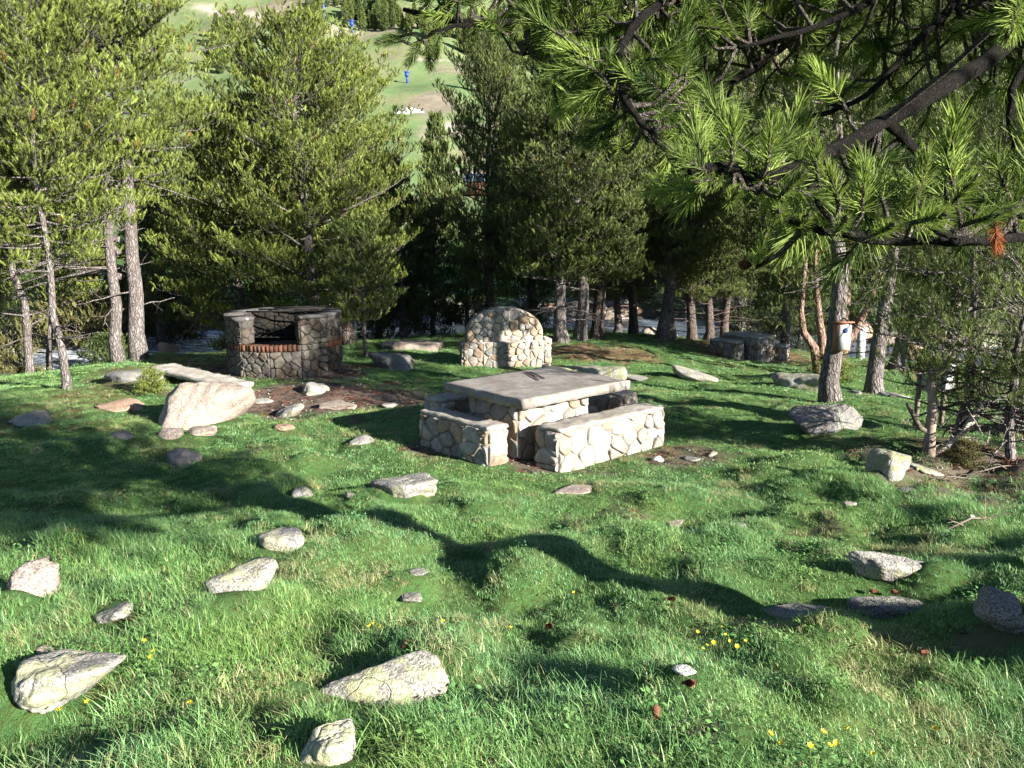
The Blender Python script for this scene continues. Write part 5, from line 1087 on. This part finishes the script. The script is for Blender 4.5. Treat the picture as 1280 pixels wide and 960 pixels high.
# ------------------------------------------------------------------ grass (stuff)
gr = np.random.default_rng(99)
def blades(n, rad, h, w, lean, seg=3):
    a = gr.random(n) * 6.283; rr = rad * np.sqrt(gr.random(n)); b = np.stack([rr * np.cos(a), rr * np.sin(a), 0 * a - .015], 1)
    hh = h * gr.uniform(.45, 1.15, n); az = gr.random(n) * 6.283; ln = lean * gr.uniform(.2, 1.3, n); sd = np.stack([-np.sin(az + gr.normal(size=n) * .5), np.cos(az), 0 * az], 1)
    o = np.stack([np.cos(az), np.sin(az), 0 * az], 1); V = []; F = []
    for k in range(seg + 1):
        f = k / seg; c = b + o * (ln * hh * f ** 2)[:, None] + np.array([0, 0, 1.]) * (hh * (f - .28 * ln * f ** 2))[:, None]; ww = w * (1 - f ** 1.6) * .5 + .0003
        V += [c - sd * ww, c + sd * ww]
    V = np.stack(V, 1); m_ = 2 * (seg + 1); i = np.arange(n)[:, None] * m_
    F = np.concatenate([np.stack([i[:, 0] + 2 * k, i[:, 0] + 2 * k + 1, i[:, 0] + 2 * k + 3, i[:, 0] + 2 * k + 2], 1) for k in range(seg)])
    t_ = np.repeat(np.clip(gr.normal(.5, .22, n), 0, 1), m_); dry = np.repeat((gr.random(n) < .085) * gr.uniform(.4, 1, n), m_)
    return V.reshape(-1, 3), F, np.stack([t_, dry, 0 * t_], 1)
m, t, out = mat('meadow_grass'); n = NT(t); p = n.pos()
a = n.attr('tint'); sep = n.n('ShaderNodeSeparateColor'); n.l(a, sep.inputs[0])
n1 = n.noise(.8, 3, .6, p); n2 = n.noise(3.2, 3, .6, p); n3 = n.noise(1.7, 4, .65, p)
c = n.mix(sep.outputs[0], (.055, .145, .045), (.195, .39, .155)); c = n.mix(n.ramp(n1, [(.4, (0, 0, 0)), (.65, (1, 1, 1))]), c, n.mix(1.0, c, (1.15, 1.0, .72), 'MULTIPLY'))
c = n.mix(n.math('MULTIPLY', n.ramp(n2, [(.55, (0, 0, 0)), (.75, (1, 1, 1))]), .35), c, (.21, .24, .08))
c = n.mix(n.math('MULTIPLY', n.ramp(n3, [(.62, (0, 0, 0)), (.74, (1, 1, 1))]), .55), c, (.30, .25, .13)); c = n.mix(sep.outputs[1], c, (.36, .30, .16))
b = n.bsdf(c, .42, spec=.35); tl_ = n.n('ShaderNodeBsdfTranslucent'); n.l(c, tl_.inputs[0]); mx = n.n('ShaderNodeMixShader'); mx.inputs[0].default_value = .2
n.l(b.outputs[0], mx.inputs[1]); n.l(tl_.outputs[0], mx.inputs[2]); n.l(mx.outputs[0], out.inputs[0]); GRASS = m
clumps = bpy.data.collections.new('grass_clumps')
SPEC = [(84, .08, .030, .0017, 1.0)] * 4 + [(70, .07, .058, .0019, 1.1)] * 3 + [(60, .11, .024, .0036, .8)] * 3 + [(56, .17, .028, .007, .7)] * 2
for k, sp in enumerate(SPEC):
    V, F, C = blades(*sp); o = bpy.data.objects.new('clump_%02d' % k, npmesh('clump', V, F, True, {'tint': C})); o.data.materials.append(GRASS); clumps.objects.link(o)
for k in range(2):                                                 # straw-coloured dry tufts
    V, F, C = blades(60, .07, .05, .0018, 1.4); C[:, 1] = np.clip(gr.normal(.75, .15), .5, 1); o = bpy.data.objects.new('clump_%02d' % (12 + k), npmesh('clump', V, F, True, {'tint': C})); o.data.materials.append(GRASS); clumps.objects.link(o)
for k in range(2):                                                 # low broad-leaved herbs
    mb = MB()
    for q in range(26):
        a_ = gr.uniform(0, 6.28); r_2 = .07 * math.sqrt(gr.random()); c_ = np.array([r_2 * math.cos(a_), r_2 * math.sin(a_), gr.uniform(.008, .04)]); a2 = gr.uniform(0, 6.28); u_ = np.array([math.cos(a2), math.sin(a2), gr.uniform(-.2, .5)]); v_ = np.array([-math.sin(a2), math.cos(a2), gr.uniform(-.3, .3)]); l_ = gr.uniform(.006, .012)
        mb.add([c_ - u_ * l_, c_ + v_ * l_ * .6, c_ + u_ * l_, c_ - v_ * l_ * .6], [(0, 1, 2, 3)], (gr.uniform(.0, .45), 0, 0))
    o = bpy.data.objects.new('clump_%02d' % (14 + k), mb.mesh('clump')); o.data.materials.append(GRASS); clumps.objects.link(o)
pts = []; idx = []; scl = []
for y0, y1, den, short, tall_ in ((.9, 4.2, 460, (0, 4), (4, 7)), (4.2, 8, 400, (0, 4), (4, 7)), (8, 14, 200, (7, 10), (0, 4)), (14, 31, 85, (10, 12), (7, 10))):
    W0 = .78 * y1 + 1.2; N = int((y1 - y0) * 2 * W0 * den); x = gr.uniform(-W0, W0, N); y = gr.uniform(y0, y1, N)
    k = np.abs(x) < .72 * y + 1.2; x, y = x[k], y[k]
    dm = np.maximum(mask(DIRT, x, y), np.maximum(mask(LITTER, x, y) * .75, shore(x, y))); s = river_s(x, y)
    patch = vn(x * 1.1, y * 1.1, 201); long_ = fbm(x * .9, y * .9, 203); hum = vn(x * 1.7, y * 1.9, 2)
    keep = (gr.random(len(x)) > dm * 1.05) & (np.abs(s) > RW + .4) & (s < 0) & (gr.random(len(x)) < .55 + .6 * patch)
    for c0, hu, hv, rot in ((tl(-.125, .03), .62, .47, TH), (tl(.285, -.8), .93, .2, TH), (tl(-.985, .24), .16, .65, TH), (tl(.265, 1.3), .92, .2, TH), (tl(1.53, .4), .18, .58, TH)):
        dx, dy = x - c0[0], y - c0[1]; keep &= ~((np.abs(dx * math.cos(rot) + dy * math.sin(rot)) < hu) & (np.abs(-dx * math.sin(rot) + dy * math.cos(rot)) < hv))
    keep &= np.hypot(x - bc[0], y - bc[1]) > 1.1
    low = np.ones(len(x))
    for fx, fy, fa_, fb_ in FOOT:
        q_ = np.hypot((x - fx) / (fa_ + .02), (y - fy) / (fb_ + .03)); keep &= q_ > 1; low = np.where((y < fy) & (np.hypot(x - fx, y - fy + fb_ * .6) < fa_ + .12), .62, low)
    low = low[keep]
    x, y, long_, hum = x[keep], y[keep], long_[keep], hum[keep]; lk = gr.random(len(x)) < sstep(.5, .68, long_) * .8
    pts.append(np.stack([x, y, gz(x, y)], 1)); idx.append(np.where(lk, gr.integers(*tall_, len(x)), gr.integers(*short, len(x))))
    xk = gr.random(len(x)); pn = fbm(x * 1.6, y * 1.6, 211); ix = idx[-1]
    if y1 < 14.5: ix = np.where(xk < .03 + .45 * sstep(.58, .74, pn), gr.integers(12, 14, len(x)), ix); ix = np.where((xk > .97 - .25 * sstep(.55, .72, fbm(x * 1.3, y * 1.3, 217))), gr.integers(14, 16, len(x)), ix); idx[-1] = ix
    scl.append(gr.uniform(.65, 1.2, len(x)) * (.75 + .6 * long_) * low * (1.05 if y1 < 8.1 else 1))
pts = np.vstack(pts); idx = np.concatenate(idx); scl = np.concatenate(scl); N = len(pts)
me = bpy.data.meshes.new('grass'); me.vertices.add(N); me.vertices.foreach_set('co', pts.astype(np.float32).ravel())
rot = np.stack([gr.normal(size=N) * .16, gr.normal(size=N) * .16, gr.random(N) * 6.283], 1).astype(np.float32); sc3 = np.stack([np.ones(N), np.ones(N), gr.uniform(.85, 1.25, N)], 1) * scl[:, None]
me.attributes.new('idx', 'INT', 'POINT').data.foreach_set('value', idx.astype(np.int32))
me.attributes.new('rot', 'FLOAT_VECTOR', 'POINT').data.foreach_set('vector', rot.ravel())
me.attributes.new('scl', 'FLOAT_VECTOR', 'POINT').data.foreach_set('vector', sc3.astype(np.float32).ravel())
go = bpy.data.objects.new('grass', me); COL.objects.link(go); me.materials.append(GRASS); tag(go, 'green tussocky meadow grass', None, kind='stuff')
ng = bpy.data.node_groups.new('grass_scatter', 'GeometryNodeTree'); ng.interface.new_socket('Geometry', in_out='INPUT', socket_type='NodeSocketGeometry'); ng.interface.new_socket('Geometry', in_out='OUTPUT', socket_type='NodeSocketGeometry')
gi, go_, ci, ip = (ng.nodes.new(k) for k in ('NodeGroupInput', 'NodeGroupOutput', 'GeometryNodeCollectionInfo', 'GeometryNodeInstanceOnPoints'))
ci.inputs['Collection'].default_value = clumps; ci.inputs['Separate Children'].default_value = True; ci.inputs['Reset Children'].default_value = True
def named(nm, ty): x = ng.nodes.new('GeometryNodeInputNamedAttribute'); x.data_type = ty; x.inputs['Name'].default_value = nm; return x.outputs['Attribute']
ng.links.new(gi.outputs[0], ip.inputs['Points']); ng.links.new(ci.outputs[0], ip.inputs['Instance']); ip.inputs['Pick Instance'].default_value = True
ng.links.new(named('idx', 'INT'), ip.inputs['Instance Index']); ng.links.new(named('rot', 'FLOAT_VECTOR'), ip.inputs['Rotation']); ng.links.new(named('scl', 'FLOAT_VECTOR'), ip.inputs['Scale'])
ng.links.new(ip.outputs[0], go_.inputs[0]); go.modifiers.new('scatter', 'NODES').node_group = ng
print('grass clumps', N)

# ------------------------------------------------------------------ pebbles, bark chips and needle litter on the bare soil (stuff)
pr = np.random.default_rng(321); pebs = bpy.data.collections.new('pebble_kinds')
for k in range(4):
    V, F = rock_shape(9000 + k, 1, pr.uniform(.6, 1), pr.uniform(.4, .7), 10, sub=2); o = bpy.data.objects.new('pebble_%d' % k, npmesh('pebble', V, F, True)); o.data.materials.append((ROCK, ROCK_D, ROCK_P, ROCK_R)[k]); pebs.objects.link(o)
for k in range(3):
    mb = MB()
    for q in range(9): a_ = pr.uniform(0, 6.28); c_ = pr.normal(size=3) * [1.6, 1.6, .1]; d_ = np.array([math.cos(a_), math.sin(a_), pr.normal() * .15]) * pr.uniform(1.2, 2.6); mb.tube([c_ - d_, c_ + pr.normal(size=3) * .2, c_ + d_], .10, 3, cap=False)
    o = bpy.data.objects.new('pebble_%d' % (4 + k), mb.mesh('litter', False, cols=False)); o.data.materials.append((BARK_D, CONE, BARK_N)[k]); pebs.objects.link(o)
x = pr.uniform(-9, 10, 60000); y = pr.uniform(2, 26, 60000); md = mask(DIRT, x, y); ml = mask(LITTER, x, y); k = pr.random(60000) < np.maximum(md, ml * .8) ** 1.5; k &= (np.hypot(x - bc[0], y - bc[1]) > 1.1); x, y, md, ml = x[k][:9000], y[k][:9000], md[k][:9000], ml[k][:9000]; N = len(x)
me = bpy.data.meshes.new('soil_litter'); me.vertices.add(N); me.vertices.foreach_set('co', np.stack([x, y, gz(x, y) + .004], 1).astype(np.float32).ravel())
ty = np.where(pr.random(N) < .35, pr.integers(0, 4, N), pr.integers(4, 7, N)); sc_ = np.where(ty < 4, pr.uniform(.006, .02, N) * np.where(pr.random(N) < .05, 2.2, 1), pr.uniform(.012, .025, N))
me.attributes.new('idx', 'INT', 'POINT').data.foreach_set('value', ty.astype(np.int32)); me.attributes.new('rot', 'FLOAT_VECTOR', 'POINT').data.foreach_set('vector', np.stack([0 * x, 0 * x, pr.random(N) * 6.28], 1).astype(np.float32).ravel()); me.attributes.new('scl', 'FLOAT_VECTOR', 'POINT').data.foreach_set('vector', np.stack([sc_] * 3, 1).astype(np.float32).ravel())
po_ = bpy.data.objects.new('soil_litter', me); COL.objects.link(po_); me.materials.append(ROCK); tag(po_, 'pebbles, twigs and fallen needles on the bare soil', None, kind='stuff'); ng2 = ng.copy()
for nd_ in ng2.nodes:
    if nd_.bl_idname == 'GeometryNodeCollectionInfo': nd_.inputs['Collection'].default_value = pebs
po_.modifiers.new('scatter', 'NODES').node_group = ng2
print('tris', {k: len(v[1].polygons) for k, v in PROTO.items()})
